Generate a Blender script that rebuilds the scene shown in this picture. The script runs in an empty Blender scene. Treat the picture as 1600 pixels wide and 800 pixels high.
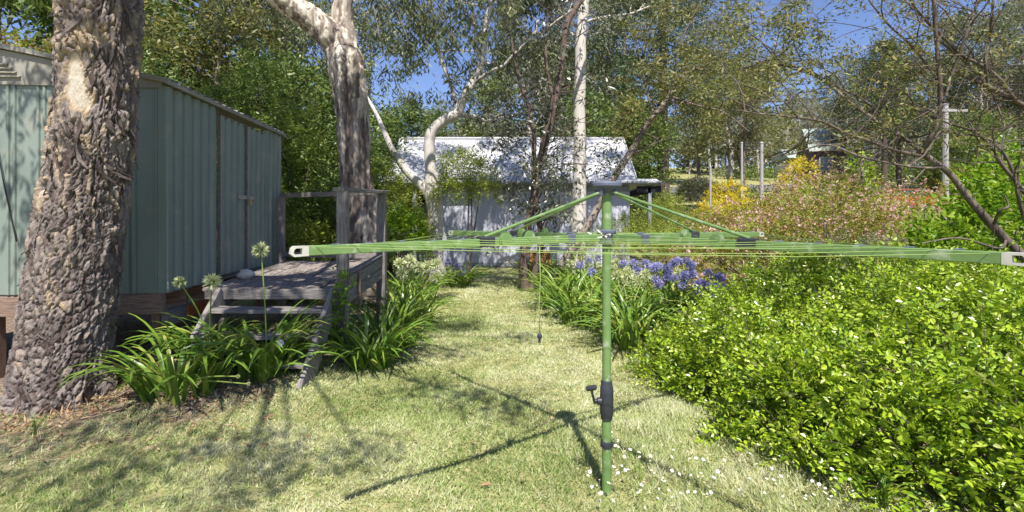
import bpy, math, random
import numpy as np
from mathutils import Vector, Matrix

random.seed(7)
S = bpy.context.scene
COL = S.collection
F_PX, HX, HY, CAM_H = 805.0, 800.0, 340.0, 1.71

# ------------------------------------------------------------------ camera, sky, sun, exposure
cam_d = bpy.data.cameras.new('camera')
cam = bpy.data.objects.new('camera', cam_d); COL.objects.link(cam)
cam.location = (0, 0, CAM_H); cam.rotation_euler = (math.radians(90), 0, 0)
cam_d.sensor_width = 36; cam_d.lens = F_PX / 1600 * 36
cam_d.shift_y = -(400 - HY) / 1600
cam_d.clip_start = 0.05; cam_d.clip_end = 2000
S.camera = cam

SUN_DIR = Vector((0.105, -1.04, 1.62)).normalized()          # towards the sun
SUN_EL = math.asin(SUN_DIR.z)
SUN_AZ = math.atan2(SUN_DIR.x, SUN_DIR.y)
W = bpy.data.worlds.new('World'); S.world = W; W.use_nodes = True
nt = W.node_tree; bg = nt.nodes['Background']
sky = nt.nodes.new('ShaderNodeTexSky'); sky.sky_type = 'NISHITA'; sky.sun_disc = False
sky.sun_elevation = SUN_EL; sky.sun_rotation = SUN_AZ
sky.air_density = 1.0; sky.dust_density = 0.4; sky.ozone_density = 2.2
tint = nt.nodes.new('ShaderNodeMix'); tint.data_type = 'RGBA'; tint.blend_type = 'MULTIPLY'; tint.inputs[0].default_value = 1; tint.inputs[7].default_value = (.80, .80, 1.0, 1)
nt.links.new(sky.outputs[0], tint.inputs[6]); nt.links.new(tint.outputs[2], bg.inputs[0]); bg.inputs[1].default_value = 0.092
sun_d = bpy.data.lights.new('sun', 'SUN'); sun = bpy.data.objects.new('sun', sun_d); COL.objects.link(sun)
sun_d.energy = 4.8; sun_d.angle = math.radians(0.53); sun_d.color = (1.0, 0.955, 0.88)
sun.rotation_euler = SUN_DIR.to_track_quat('Z', 'Y').to_euler(); sun.location = (3, -10, 20)
S.view_settings.view_transform = 'Standard'; S.view_settings.look = 'None'
S.view_settings.gamma = 1; S.view_settings.use_curve_mapping = False
S.view_settings.exposure = 0.88
S.render.engine = 'CYCLES'
S.cycles.use_denoising = True
S.cycles.max_bounces = 8; S.cycles.transparent_max_bounces = 4
S.cycles.diffuse_bounces = 4; S.cycles.glossy_bounces = 2; S.cycles.transmission_bounces = 4

# ------------------------------------------------------------------ numpy noise
def _hash(ix, iy, iz, k):
    h = (ix.astype(np.int64) * 374761393 + iy.astype(np.int64) * 668265263 + iz.astype(np.int64) * 2147483647 + k * 974634777) & 0xffffffff
    h = ((h ^ (h >> 13)) * 1274126177) & 0xffffffff
    h = ((h ^ (h >> 16)) * 2246822519) & 0xffffffff
    return ((h ^ (h >> 15)) & 0xffffff) / float(0xffffff)

def vnoise(p, seed=0):
    p = np.asarray(p, float); i = np.floor(p); f = p - i; u = f * f * (3 - 2 * f)
    out = np.zeros(len(p))
    for dx in (0, 1):
        for dy in (0, 1):
            for dz in (0, 1):
                w = (u[:, 0] if dx else 1 - u[:, 0]) * (u[:, 1] if dy else 1 - u[:, 1]) * (u[:, 2] if dz else 1 - u[:, 2])
                out += w * _hash(i[:, 0] + dx, i[:, 1] + dy, i[:, 2] + dz, seed)
    return out * 2 - 1

def fbm(p, octv=4, seed=0):
    p = np.asarray(p, float); a, s, out = 1.0, 0.0, 0
    for o in range(octv):
        out = out + a * vnoise(p * (2.03 ** o) + o * 17.3, seed + o); s += a; a *= 0.5
    return out / s

def worley(p, seed=0):
    p = np.asarray(p, float); i = np.floor(p)
    f1 = np.full(len(p), 9.0); f2 = np.full(len(p), 9.0); cid = np.zeros(len(p))
    for dx in (-1, 0, 1):
        for dy in (-1, 0, 1):
            for dz in (-1, 0, 1):
                cx, cy, cz = i[:, 0] + dx, i[:, 1] + dy, i[:, 2] + dz
                q = np.stack([cx + _hash(cx, cy, cz, seed), cy + _hash(cx, cy, cz, seed + 1), cz + _hash(cx, cy, cz, seed + 2)], 1)
                d = np.sqrt(((p - q) ** 2).sum(1)); c = _hash(cx, cy, cz, seed + 3)
                near = d < f1
                f2 = np.where(near, f1, np.minimum(f2, d)); cid = np.where(near, c, cid); f1 = np.where(near, d, f1)
    return f1, f2, cid

def sstep(a, b, x):
    t = np.clip((np.asarray(x, float) - a) / (b - a), 0, 1); return t * t * (3 - 2 * t)

# ------------------------------------------------------------------ terrain height, pixel rays
def terr(x, y):
    x = np.asarray(x, float); y = np.asarray(y, float)
    z = 6.4 * sstep(18, 63, y) * sstep(-3, 13, x)
    z = z + 2.5 * sstep(22, 60, y) * (1 - sstep(-3, 13, x))
    z = z + 9.0 * sstep(60, 150, y)
    z = z + 0.22 * np.exp(-((x + 3.0) ** 2 / .9 + (y - 5.45) ** 2 / .5))
    z = z + 0.02 * np.sin(x * 1.7 + 0.4) * np.cos(y * 1.3) + 0.012 * np.sin(x * 4.1 + y * 3.3)
    return z
def tz(x, y): return float(terr(x, y))
def P(px, py, Y): return Vector(((px - HX) / F_PX * Y, Y, CAM_H - (py - HY) / F_PX * Y))
def PX(px, Y): return (px - HX) / F_PX * Y

# ------------------------------------------------------------------ materials
MATS = {}
def new_mat(name):
    m = bpy.data.materials.new(name); m.use_nodes = True; MATS[name] = m
    n = m.node_tree.nodes; l = m.node_tree.links
    return m, n, l, n['Principled BSDF'], n['Material Output']

def ramp(n, stops):
    r = n.new('ShaderNodeValToRGB'); e = r.color_ramp.elements
    while len(e) < len(stops): e.new(0.5)
    for k, (p, c) in enumerate(stops):
        e[k].position = p; e[k].color = (*c, 1)
    return r

def leaf_mat(name, cols, rough=0.45, trans=0.35, tcol=None, spec=0.4):
    m, n, l, b, out = new_mat(name)
    a = n.new('ShaderNodeAttribute'); a.attribute_name = 'rnd'
    k = len(cols)
    r = ramp(n, [(i / max(1, k - 1), c) for i, c in enumerate(cols)])
    l.new(a.outputs['Fac'], r.inputs[0]); l.new(r.outputs[0], b.inputs['Base Color'])
    b.inputs['Roughness'].default_value = rough; b.inputs['Specular IOR Level'].default_value = spec
    if trans > 0:
        t = n.new('ShaderNodeBsdfTranslucent'); mx = n.new('ShaderNodeMixShader'); mx.inputs[0].default_value = trans
        if tcol:
            mc = n.new('ShaderNodeMix'); mc.data_type = 'RGBA'; mc.blend_type = 'MULTIPLY'; mc.inputs[0].default_value = 1
            l.new(r.outputs[0], mc.inputs[6]); mc.inputs[7].default_value = (*tcol, 1); l.new(mc.outputs[2], t.inputs[0])
        else:
            l.new(r.outputs[0], t.inputs[0])
        l.new(b.outputs[0], mx.inputs[1]); l.new(t.outputs[0], mx.inputs[2]); l.new(mx.outputs[0], out.inputs[0])
    return m

def noise_mat(name, cols, scale=4.0, stretch=(1, 1, 1), detail=6, rough=0.8, bump=0.3, bscale=None, coord='Object', attr=None, metal=0.0, spec=0.3, dist=0.02, spots=None):
    m, n, l, b, out = new_mat(name)
    if attr:
        tc = n.new('ShaderNodeAttribute'); tc.attribute_name = attr; src = tc.outputs['Vector']
    else:
        tc = n.new('ShaderNodeTexCoord'); src = tc.outputs[coord]
    mp = n.new('ShaderNodeMapping'); mp.inputs['Scale'].default_value = stretch; l.new(src, mp.inputs[0])
    nz = n.new('ShaderNodeTexNoise'); nz.inputs['Scale'].default_value = scale; nz.inputs['Detail'].default_value = detail
    nz.inputs['Roughness'].default_value = 0.62
    l.new(mp.outputs[0], nz.inputs['Vector'])
    k = len(cols)
    r = ramp(n, [(0.28 + 0.44 * i / max(1, k - 1), c) for i, c in enumerate(cols)])
    l.new(nz.outputs['Fac'], r.inputs[0]); col = r.outputs[0]
    if spots:
        sc, c, lo, hi = spots
        n2 = n.new('ShaderNodeTexNoise'); n2.inputs['Scale'].default_value = sc; n2.inputs['Detail'].default_value = 5; l.new(src, n2.inputs['Vector'])
        mr = n.new('ShaderNodeMapRange'); mr.inputs[1].default_value = lo; mr.inputs[2].default_value = hi; l.new(n2.outputs['Fac'], mr.inputs[0])
        mc = n.new('ShaderNodeMix'); mc.data_type = 'RGBA'; l.new(mr.outputs[0], mc.inputs[0]); l.new(col, mc.inputs[6]); mc.inputs[7].default_value = (*c, 1)
        col = mc.outputs[2]
    l.new(col, b.inputs['Base Color'])
    b.inputs['Roughness'].default_value = rough; b.inputs['Metallic'].default_value = metal; b.inputs['Specular IOR Level'].default_value = spec
    if bump:
        nb = nz
        if bscale:
            nb = n.new('ShaderNodeTexNoise'); nb.inputs['Scale'].default_value = bscale; nb.inputs['Detail'].default_value = 8; l.new(mp.outputs[0], nb.inputs['Vector'])
        bp = n.new('ShaderNodeBump'); bp.inputs['Strength'].default_value = bump; bp.inputs['Distance'].default_value = dist
        l.new(nb.outputs['Fac'], bp.inputs['Height']); l.new(bp.outputs[0], b.inputs['Normal'])
    return m

def attr_ramp_mat(name, attr, stops, rough=0.85, bump=0.5, scale=40, stretch=(1, 1, 0.4), dist=0.01):
    """colour by a per-vertex value (bark plate colour), fine grain by noise"""
    m, n, l, b, out = new_mat(name)
    a = n.new('ShaderNodeAttribute'); a.attribute_name = attr
    tc = n.new('ShaderNodeTexCoord'); mp = n.new('ShaderNodeMapping'); mp.inputs['Scale'].default_value = stretch; l.new(tc.outputs['Object'], mp.inputs[0])
    nz = n.new('ShaderNodeTexNoise'); nz.inputs['Scale'].default_value = scale; nz.inputs['Detail'].default_value = 8; nz.inputs['Roughness'].default_value = 0.65; l.new(mp.outputs[0], nz.inputs['Vector'])
    ad = n.new('ShaderNodeMath'); ad.operation = 'MULTIPLY_ADD'; l.new(nz.outputs['Fac'], ad.inputs[0]); ad.inputs[1].default_value = 0.35; l.new(a.outputs['Fac'], ad.inputs[2])
    sb = n.new('ShaderNodeMath'); sb.operation = 'SUBTRACT'; l.new(ad.outputs[0], sb.inputs[0]); sb.inputs[1].default_value = 0.175
    r = ramp(n, stops); l.new(sb.outputs[0], r.inputs[0]); l.new(r.outputs[0], b.inputs['Base Color'])
    b.inputs['Roughness'].default_value = rough; b.inputs['Specular IOR Level'].default_value = 0.2
    bp = n.new('ShaderNodeBump'); bp.inputs['Strength'].default_value = bump; bp.inputs['Distance'].default_value = dist
    l.new(nz.outputs['Fac'], bp.inputs['Height']); l.new(bp.outputs[0], b.inputs['Normal'])
    return m

# foliage
M_GRASS = leaf_mat('grass_blade', [(.12, .185, .045), (.255, .325, .095), (.41, .455, .19), (.54, .55, .32), (.60, .57, .41)], .6, .3, spec=.25)
M_TUFT = leaf_mat('green_tuft', [(.10, .19, .03), (.20, .30, .05), (.26, .33, .10)], .5, .35)
M_HEDGE = leaf_mat('hedge_leaf', [(.08, .17, .014), (.19, .31, .018), (.29, .41, .022), (.39, .49, .035), (.46, .49, .18)], .32, .26, spec=.6)
M_AGA = leaf_mat('strap_leaf', [(.05, .11, .018), (.10, .20, .025), (.19, .30, .035), (.36, .40, .08)], .33, .3, spec=.6)
M_ABEL = leaf_mat('abelia_leaf', [(.17, .24, .03), (.30, .36, .045), (.30, .32, .05), (.36, .20, .08), (.44, .16, .07)], .5, .35)
M_PINK = leaf_mat('pink_blossom', [(.52, .25, .20), (.70, .46, .41), (.82, .68, .64)], .6, .4)
M_YEL = leaf_mat('yellow_leaf', [(.42, .36, .02), (.70, .54, .015), (.72, .62, .08)], .5, .4)
M_LIME = leaf_mat('lime_leaf', [(.17, .24, .03), (.30, .36, .05), (.40, .42, .08)], .5, .35)
M_MID = leaf_mat('mid_leaf', [(.055, .10, .018), (.12, .18, .03), (.20, .26, .05), (.32, .34, .09)], .42, .35)
M_BRIGHT = leaf_mat('bright_leaf', [(.10, .20, .015), (.20, .34, .02), (.36, .46, .04)], .4, .45)
M_DENSE = leaf_mat('dense_leaf', [(.045, .085, .018), (.09, .15, .028), (.16, .22, .045), (.24, .28, .07)], .45, .3)
M_GUM = leaf_mat('gum_leaf', [(.055, .08, .032), (.11, .14, .055), (.165, .185, .08), (.25, .245, .12)], .45, .3)
M_OLIVE = leaf_mat('wattle_leaf', [(.08, .105, .03), (.15, .17, .045), (.22, .22, .06), (.32, .25, .085)], .5, .35)
M_GREY = leaf_mat('grey_leaf', [(.12, .14, .08), (.19, .20, .12), (.26, .25, .16)], .5, .3)
M_PINE = leaf_mat('pine_needle', [(.035, .065, .022), (.06, .10, .03), (.10, .14, .045)], .5, .15)
M_DARKLEAF = leaf_mat('dark_gum_leaf', [(.035, .05, .025), (.07, .085, .045), (.14, .15, .09), (.28, .27, .22)], .35, .2, spec=.6)
M_PETAL = leaf_mat('white_petal', [(.82, .80, .80), (.86, .82, .84), (.80, .58, .68)], .6, .35)
M_POLLEN = leaf_mat('daisy_centre', [(.75, .50, .04), (.8, .6, .08)], .7, 0)
M_PURPLE = leaf_mat('purple_flower', [(.27, .26, .52), (.41, .40, .66), (.58, .57, .80)], .5, .4)
M_CREAM = leaf_mat('cream_flower', [(.42, .48, .20), (.62, .66, .36), (.78, .78, .55)], .5, .35)
M_DRY = leaf_mat('dry_leaf', [(.20, .10, .05), (.34, .20, .11), (.48, .36, .24)], .7, .15)
# bark
M_BARK_A = attr_ramp_mat('flaky_bark', 'tone', [(0, (.06, .042, .036)), (.2, (.115, .086, .076)), (.4, (.19, .155, .142)), (.58, (.29, .245, .222)), (.76, (.40, .30, .20)), (.9, (.50, .42, .32)), (1, (.56, .50, .42))], .85, 1.0, 42, (1, 1, .32), .028)
M_BARK_B = attr_ramp_mat('stringy_bark', 'tone', [(0, (.075, .052, .042)), (.3, (.165, .132, .112)), (.55, (.285, .24, .205)), (.8, (.46, .40, .33)), (1, (.62, .56, .48))], .85, .7, 30, (1, 1, .12), .015)
M_BARK_W = attr_ramp_mat('smooth_white_bark', 'tone', [(0, (.24, .16, .11)), (.3, (.40, .33, .27)), (.55, (.48, .435, .39)), (1, (.58, .54, .49))], .65, .3, 16, (1, 1, .35), .01)
M_BARK_D = attr_ramp_mat('dark_bark', 'tone', [(0, (.05, .038, .032)), (.5, (.13, .095, .08)), (1, (.26, .19, .155))], .85, .6, 26, (1, 1, .3), .015)
M_TWIG = attr_ramp_mat('branch_bark', 'tone', [(0, (.06, .045, .038)), (.5, (.16, .125, .105)), (1, (.38, .32, .275))], .8, .5, 30, (1, 1, .5), .008)
M_PALEBARK = attr_ramp_mat('pale_bark', 'tone', [(0, (.26, .22, .18)), (.5, (.44, .39, .34)), (1, (.62, .58, .52))], .8, .3, 8, (1, 1, .4), .02)
# timber, metal, etc.
M_WOOD = noise_mat('weathered_timber', [(.075, .065, .058), (.155, .14, .13), (.24, .22, .205), (.34, .315, .295)], 5, (1.2, 22, 22), 8, .85, .7, attr='gc', dist=.008)
M_PLANK = noise_mat('deck_timber', [(.09, .07, .06), (.19, .16, .14), (.31, .27, .245), (.42, .375, .34)], 5, (1.5, 16, 16), 8, .9, .9, attr='gc', dist=.012, spots=(6, (.10, .075, .05), .55, .72))
M_BEARER = noise_mat('bearer_timber', [(.11, .07, .05), (.22, .15, .115), (.33, .25, .20)], 5, (1.2, 14, 14), 8, .85, .6, attr='gc', dist=.008)
M_REDWOOD = noise_mat('red_timber', [(.30, .10, .035), (.42, .16, .06)], 5, (1, 12, 12), 6, .8, .4, attr='gc')
M_SHED = noise_mat('shed_green_steel', [(.16, .20, .172), (.19, .232, .20), (.225, .27, .235)], 1.6, (1, 1, .5), 6, .42, .06, 60, spec=.5, spots=(3.2, (.30, .29, .24), .56, .8))
M_SHEDTRIM = noise_mat('cream_steel', [(.20, .185, .155), (.26, .245, .21), (.31, .295, .255)], 3, (1, 1, 1), 6, .5, .05, 40, spots=(5, (.30, .24, .17), .62, .8))
M_RUST = noise_mat('rusty_edge', [(.10, .07, .06), (.17, .13, .115), (.24, .20, .18)], 14, (1, 1, 1), 6, .7, .2)
M_STEEL = noise_mat('dull_steel', [(.38, .35, .32), (.52, .49, .46)], 20, (1, 1, 1), 5, .5, .1, metal=.5)
M_BRASS = noise_mat('brass', [(.52, .34, .14), (.62, .42, .2)], 20, (1, 1, 1), 5, .4, .1, metal=.7)
M_DARK = noise_mat('dark_beam_and_porch_shade', [(.02, .02, .022), (.035, .035, .04)], 3, (1, 1, 1), 3, .9, 0)  # near-black base; on the porch walls it puts recess shade into colour
M_HWALL = noise_mat('house_wall_paint', [(.48, .49, .57), (.54, .55, .63), (.58, .59, .66)], 1.2, (1, 1, .4), 6, .6, .08, 30)
M_HROOF = noise_mat('pale_roof_steel', [(.40, .40, .42), (.49, .49, .50), (.55, .55, .56)], .9, (1, .5, 1), 6, .45, .05, 30, spec=.5, spots=(2.2, (.50, .50, .50), .6, .85))
M_HTRIM = noise_mat('grey_trim', [(.24, .26, .28), (.32, .34, .36)], 3, (1, 1, 1), 4, .5, .05)
M_GREEN = noise_mat('green_powdercoat', [(.105, .18, .058), (.135, .225, .072), (.175, .27, .105)], 5, (1, 1, 1), 6, .4, .08, 60, spec=.5, spots=(17, (.34, .38, .27), .56, .74))
M_CORD = noise_mat('green_line', [(.22, .33, .08), (.32, .44, .14)], 30, (1, 1, 1), 3, .5, 0)
M_BLACKPL = noise_mat('dark_plastic', [(.022, .024, .03), (.045, .048, .058)], 12, (1, 1, 1), 5, .45, .1)
M_GREYPL = noise_mat('slate_plastic', [(.07, .08, .12), (.13, .145, .19)], 14, (1, 1, 1), 5, .5, .1)
M_WHITEPL = noise_mat('white_plastic', [(.40, .39, .34), (.52, .50, .45)], 14, (1, 1, 1), 5, .5, .05)
M_LICHEN = noise_mat('pale_lichen', [(.44, .46, .36), (.64, .65, .55)], 60, (1, 1, 1), 6, .9, .6)
M_STONE = noise_mat('pale_stone', [(.36, .31, .26), (.55, .50, .44), (.68, .62, .56)], 9, (1, 1, 1), 8, .9, .6)
M_ASPH = noise_mat('asphalt', [(.10, .10, .105), (.17, .165, .17)], 3, (1, 1, 1), 8, .9, .3)
M_POLE = noise_mat('pale_pole', [(.26, .25, .24), (.38, .365, .35)], 5, (1, 1, .15), 6, .7, .2)
M_CARRED = noise_mat('red_car_paint', [(.52, .05, .015), (.58, .065, .02)], 2, (1, 1, 1), 2, .3, 0, spec=.6)
M_GLASS = noise_mat('dark_glass', [(.02, .025, .03), (.03, .035, .04)], 2, (1, 1, 1), 2, .08, 0, spec=.8)
M_TYRE = noise_mat('tyre_rubber', [(.018, .018, .018), (.03, .03, .03)], 9, (1, 1, 1), 3, .9, 0)
M_PLUM = noise_mat('plum_wall', [(.10, .06, .075), (.15, .095, .115)], 3, (1, 1, 8), 4, .8, .1)
M_GROOF = noise_mat('grey_green_roof', [(.25, .30, .265), (.33, .38, .345)], 1.4, (1, 1, 1), 5, .5, .05)
M_ORANGE = noise_mat('orange_timber', [(.26, .13, .05), (.40, .22, .09)], 5, (1, 12, 12), 5, .7, .2, attr='gc')
M_WIRE = noise_mat('black_cable', [(.02, .02, .02), (.03, .03, .03)], 9, (1, 1, 1), 2, .6, 0)

# ground: lawn soil / litter by a vertex mask, both with fine noise
def ground_mat():
    m, n, l, b, out = new_mat('ground_soil_and_turf')
    tc = n.new('ShaderNodeTexCoord')
    a = n.new('ShaderNodeAttribute'); a.attribute_name = 'litter'
    n1 = n.new('ShaderNodeTexNoise'); n1.inputs['Scale'].default_value = 7; n1.inputs['Detail'].default_value = 9; l.new(tc.outputs['Object'], n1.inputs['Vector'])
    g = ramp(n, [(.3, (.15, .16, .05)), (.5, (.27, .26, .11)), (.7, (.40, .36, .18))]); l.new(n1.outputs['Fac'], g.inputs[0])
    n2 = n.new('ShaderNodeTexNoise'); n2.inputs['Scale'].default_value = 22; n2.inputs['Detail'].default_value = 8; l.new(tc.outputs['Object'], n2.inputs['Vector'])
    s = ramp(n, [(.3, (.075, .055, .042)), (.5, (.17, .125, .09)), (.68, (.32, .25, .19))]); l.new(n2.outputs['Fac'], s.inputs[0])
    mx = n.new('ShaderNodeMix'); mx.data_type = 'RGBA'; l.new(a.outputs['Fac'], mx.inputs[0]); l.new(g.outputs[0], mx.inputs[6]); l.new(s.outputs[0], mx.inputs[7])
    l.new(mx.outputs[2], b.inputs['Base Color']); b.inputs['Roughness'].default_value = .95; b.inputs['Specular IOR Level'].default_value = .1
    bp = n.new('ShaderNodeBump'); bp.inputs['Strength'].default_value = .8; bp.inputs['Distance'].default_value = .03; l.new(n2.outputs['Fac'], bp.inputs['Height']); l.new(bp.outputs[0], b.inputs['Normal'])
    return m
M_GROUND = ground_mat()

# ------------------------------------------------------------------ object helpers
def tag(o, label=None, cat=None, group=None, kind=None):
    if label: o['label'] = label
    if cat: o['category'] = cat
    if group: o['group'] = group
    if kind: o['kind'] = kind
    return o

def thing(name, label, cat, loc=(0, 0, 0), group=None):
    o = bpy.data.objects.new(name, None); COL.objects.link(o)
    o.location = loc; o.empty_display_size = 0.1
    return tag(o, label, cat, group)

def org(o):
    v = Vector((0, 0, 0))
    while o is not None: v = v + o.location; o = o.parent
    return v

def link(name, me, parent=None, loc=None):
    o = bpy.data.objects.new(name, me); COL.objects.link(o)
    if parent is not None: o.parent = parent
    if loc is not None: o.location = loc
    return o

def np_mesh(name, V, T, mats, mi=None, attrs=None, smooth=False, nsides=3):
    me = bpy.data.meshes.new(name)
    V = np.ascontiguousarray(V, np.float32); T = np.ascontiguousarray(T, np.int32).reshape(-1, nsides)
    me.vertices.add(len(V)); me.vertices.foreach_set('co', V.ravel())
    me.loops.add(T.size); me.loops.foreach_set('vertex_index', T.ravel())
    me.polygons.add(len(T)); me.polygons.foreach_set('loop_start', np.arange(0, T.size, nsides, dtype=np.int32))
    if mi is not None: me.polygons.foreach_set('material_index', np.asarray(mi, np.int32))
    me.polygons.foreach_set('use_smooth', np.full(len(T), smooth))
    for k, a in (attrs or {}).items():
        a = np.asarray(a, np.float32)
        if a.ndim == 1: me.attributes.new(k, 'FLOAT', 'POINT').data.foreach_set('value', a)
        else: me.attributes.new(k, 'FLOAT_VECTOR', 'POINT').data.foreach_set('vector', a.ravel())
    for m in (mats if isinstance(mats, (list, tuple)) else [mats]): me.materials.append(m)
    me.update(calc_edges=True); me.validate()
    return me

class MB:
    """collects solids (world coordinates); build() links them as ONE mesh object under a parent"""
    def __init__(s): s.V, s.F, s.M, s.G = [], [], [], []
    def add(s, V, F, mi=0, G=None):
        o = len(s.V); s.V += [tuple(v) for v in V]; s.F += [[i + o for i in f] for f in F]; s.M += [mi] * len(F)
        s.G += [tuple(g) for g in G] if G is not None else [(v[0], v[1], v[2]) for v in V]
        return s
    def box(s, c, d, rz=0.0, mi=0, M=None):
        hx, hy, hz = d[0] / 2, d[1] / 2, d[2] / 2
        V = [Vector((x, y, z)) for z in (-hz, hz) for x, y in ((-hx, -hy), (hx, -hy), (hx, hy), (-hx, hy))]
        R = M if M is not None else Matrix.Rotation(rz, 3, 'Z')
        V = [R @ v + Vector(c) for v in V]
        return s.add(V, [(3, 2, 1, 0), (4, 5, 6, 7), (0, 1, 5, 4), (1, 2, 6, 5), (2, 3, 7, 6), (3, 0, 4, 7)], mi)
    def board(s, p0, p1, w, t, up=(0, 0, 1), mi=0, n=6, jit=0.003, ch=0.006, seed=None):
        """a weathered timber from p0 to p1: w across (perpendicular to up), t along up; chamfered, slightly uneven"""
        rr = random.Random(seed if seed is not None else (hash((round(p0[0], 3), round(p0[1], 3), round(p1[2], 3))) & 0xffff))
        p0, p1 = Vector(p0), Vector(p1); ax = (p1 - p0); L = ax.length; ax.normalize()
        sd = ax.cross(Vector(up)).normalized(); u = sd.cross(ax).normalized()
        a, b = w / 2, t / 2; c = min(ch, a * .5, b * .5)
        prof = [(-a + c, -b), (a - c, -b), (a, -b + c), (a, b - c), (a - c, b), (-a + c, b), (-a, b - c), (-a, -b + c)]
        V, G = [], []; off = rr.uniform(0, 50)
        bow = [rr.uniform(-1, 1) * jit for _ in range(n + 1)]
        for i in range(n + 1):
            q = p0 + ax * (L * i / n)
            for (x, y) in prof:
                V.append(q + sd * (x + rr.uniform(-jit, jit)) + u * (y + rr.uniform(-jit, jit) * .6 + bow[i])); G.append((L * i / n + off, x + off * .37, y))
        F = [[i * 8 + k, i * 8 + (k + 1) % 8, i * 8 + 8 + (k + 1) % 8, i * 8 + 8 + k] for i in range(n) for k in range(8)]
        F += [list(range(7, -1, -1)), [n * 8 + k for k in range(8)]]
        return s.add(V, F, mi, G)
    def tube(s, pts, rad, n=8, mi=0, caps=True):
        pts = [Vector(p) for p in pts]; rad = rad if isinstance(rad, (list, tuple)) else [rad] * len(pts)
        V, F = [], []; prev = None
        for i, p in enumerate(pts):
            t = (pts[min(i + 1, len(pts) - 1)] - pts[max(i - 1, 0)]).normalized()
            if prev is None:
                a = t.orthogonal().normalized()
            else:
                a = (prev - t * prev.dot(t)).normalized()
            prev = a; b = t.cross(a)
            for k in range(n):
                q = 2 * math.pi * k / n; V.append(p + (a * math.cos(q) + b * math.sin(q)) * rad[i])
        for i in range(len(pts) - 1):
            for k in range(n): F.append([i * n + k, i * n + (k + 1) % n, (i + 1) * n + (k + 1) % n, (i + 1) * n + k])
        if caps: F.append(list(range(n - 1, -1, -1))); F.append([(len(pts) - 1) * n + k for k in range(n)])
        return s.add(V, F, mi)
    def lathe(s, c, prof, n=20, mi=0, R=None):
        """prof: (radius, height) along z (or along R's z)"""
        c = Vector(c); R = R or Matrix.Identity(3); V, F = [], []
        for (r, z) in prof:
            for k in range(n):
                q = 2 * math.pi * k / n; V.append(R @ Vector((r * math.cos(q), r * math.sin(q), z)) + c)
        m = len(prof)
        for i in range(m - 1):
            for k in range(n): F.append([i * n + k, i * n + (k + 1) % n, (i + 1) * n + (k + 1) % n, (i + 1) * n + k])
        F.append(list(range(n - 1, -1, -1))); F.append([(m - 1) * n + k for k in range(n)])
        return s.add(V, F, mi)
    def sheet(s, o, ax, up, nrm, width, height, prof, thick=.004, mi=0, tops=None):
        """a folded steel sheet: prof = [(u, d)] across the width, d metres out along nrm; solid, thick metres deep. tops(u) may give its own height"""
        o, ax, up, nrm = Vector(o), Vector(ax).normalized(), Vector(up).normalized(), Vector(nrm).normalized()
        k = len(prof); V = []
        for back in (0, 1):
            for top in (0, 1):
                for (u, d) in prof:
                    h = (tops(u) if tops else height) if top else 0
                    V.append(o + ax * u + up * h + nrm * (d - back * thick))
        F = []
        for i in range(k - 1):
            F.append([i, i + 1, k + i + 1, k + i])
            F.append([2 * k + i + 1, 2 * k + i, 3 * k + i, 3 * k + i + 1])
            F.append([i + 1, i, 2 * k + i, 2 * k + i + 1]); F.append([k + i, k + i + 1, 3 * k + i + 1, 3 * k + i])
        F.append([0, k, 3 * k, 2 * k]); F.append([k - 1, 3 * k - 1, 4 * k - 1, 2 * k - 1])
        return s.add(V, F, mi)
    def mesh(s, name, mats, origin=(0, 0, 0), smooth=False):
        me = bpy.data.meshes.new(name); o = Vector(origin)
        me.from_pydata([Vector(v) - o for v in s.V], [], s.F)
        for m in (mats if isinstance(mats, (list, tuple)) else [mats]): me.materials.append(m)
        me.polygons.foreach_set('material_index', np.asarray(s.M, np.int32)); me.polygons.foreach_set('use_smooth', np.full(len(s.F), smooth))
        me.attributes.new('gc', 'FLOAT_VECTOR', 'POINT').data.foreach_set('vector', np.asarray(s.G, np.float32).ravel())
        me.update(); return me
    def build(s, name, mats, parent=None, smooth=False):
        return link(name, s.mesh(name, mats, org(parent) if parent else (0, 0, 0), smooth), parent)
    def solo(s, name, mats, loc, label, cat, group=None, smooth=False):
        o = link(name, s.mesh(name, mats, loc, smooth), None, loc); return tag(o, label, cat, group)

def auto_smooth(o, ang=35):
    """smooth shading with hard edges where faces meet sharply"""
    me = o.data; me.polygons.foreach_set('use_smooth', np.full(len(me.polygons), True))
    try: me.set_sharp_from_angle(angle=math.radians(ang))
    except Exception: pass
    return o

def catmull(pts, per=6):
    pts = [np.array(p, float) for p in pts]; out = []
    for i in range(len(pts) - 1):
        a, b, c, d = pts[max(i - 1, 0)], pts[i], pts[i + 1], pts[min(i + 2, len(pts) - 1)]
        for k in range(per):
            t = k / per; out.append(.5 * ((2 * b) + (-a + c) * t + (2 * a - 5 * b + 4 * c - d) * t * t + (-a + 3 * b - 3 * c + d) * t ** 3))
    out.append(pts[-1]); return np.array(out)

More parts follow.
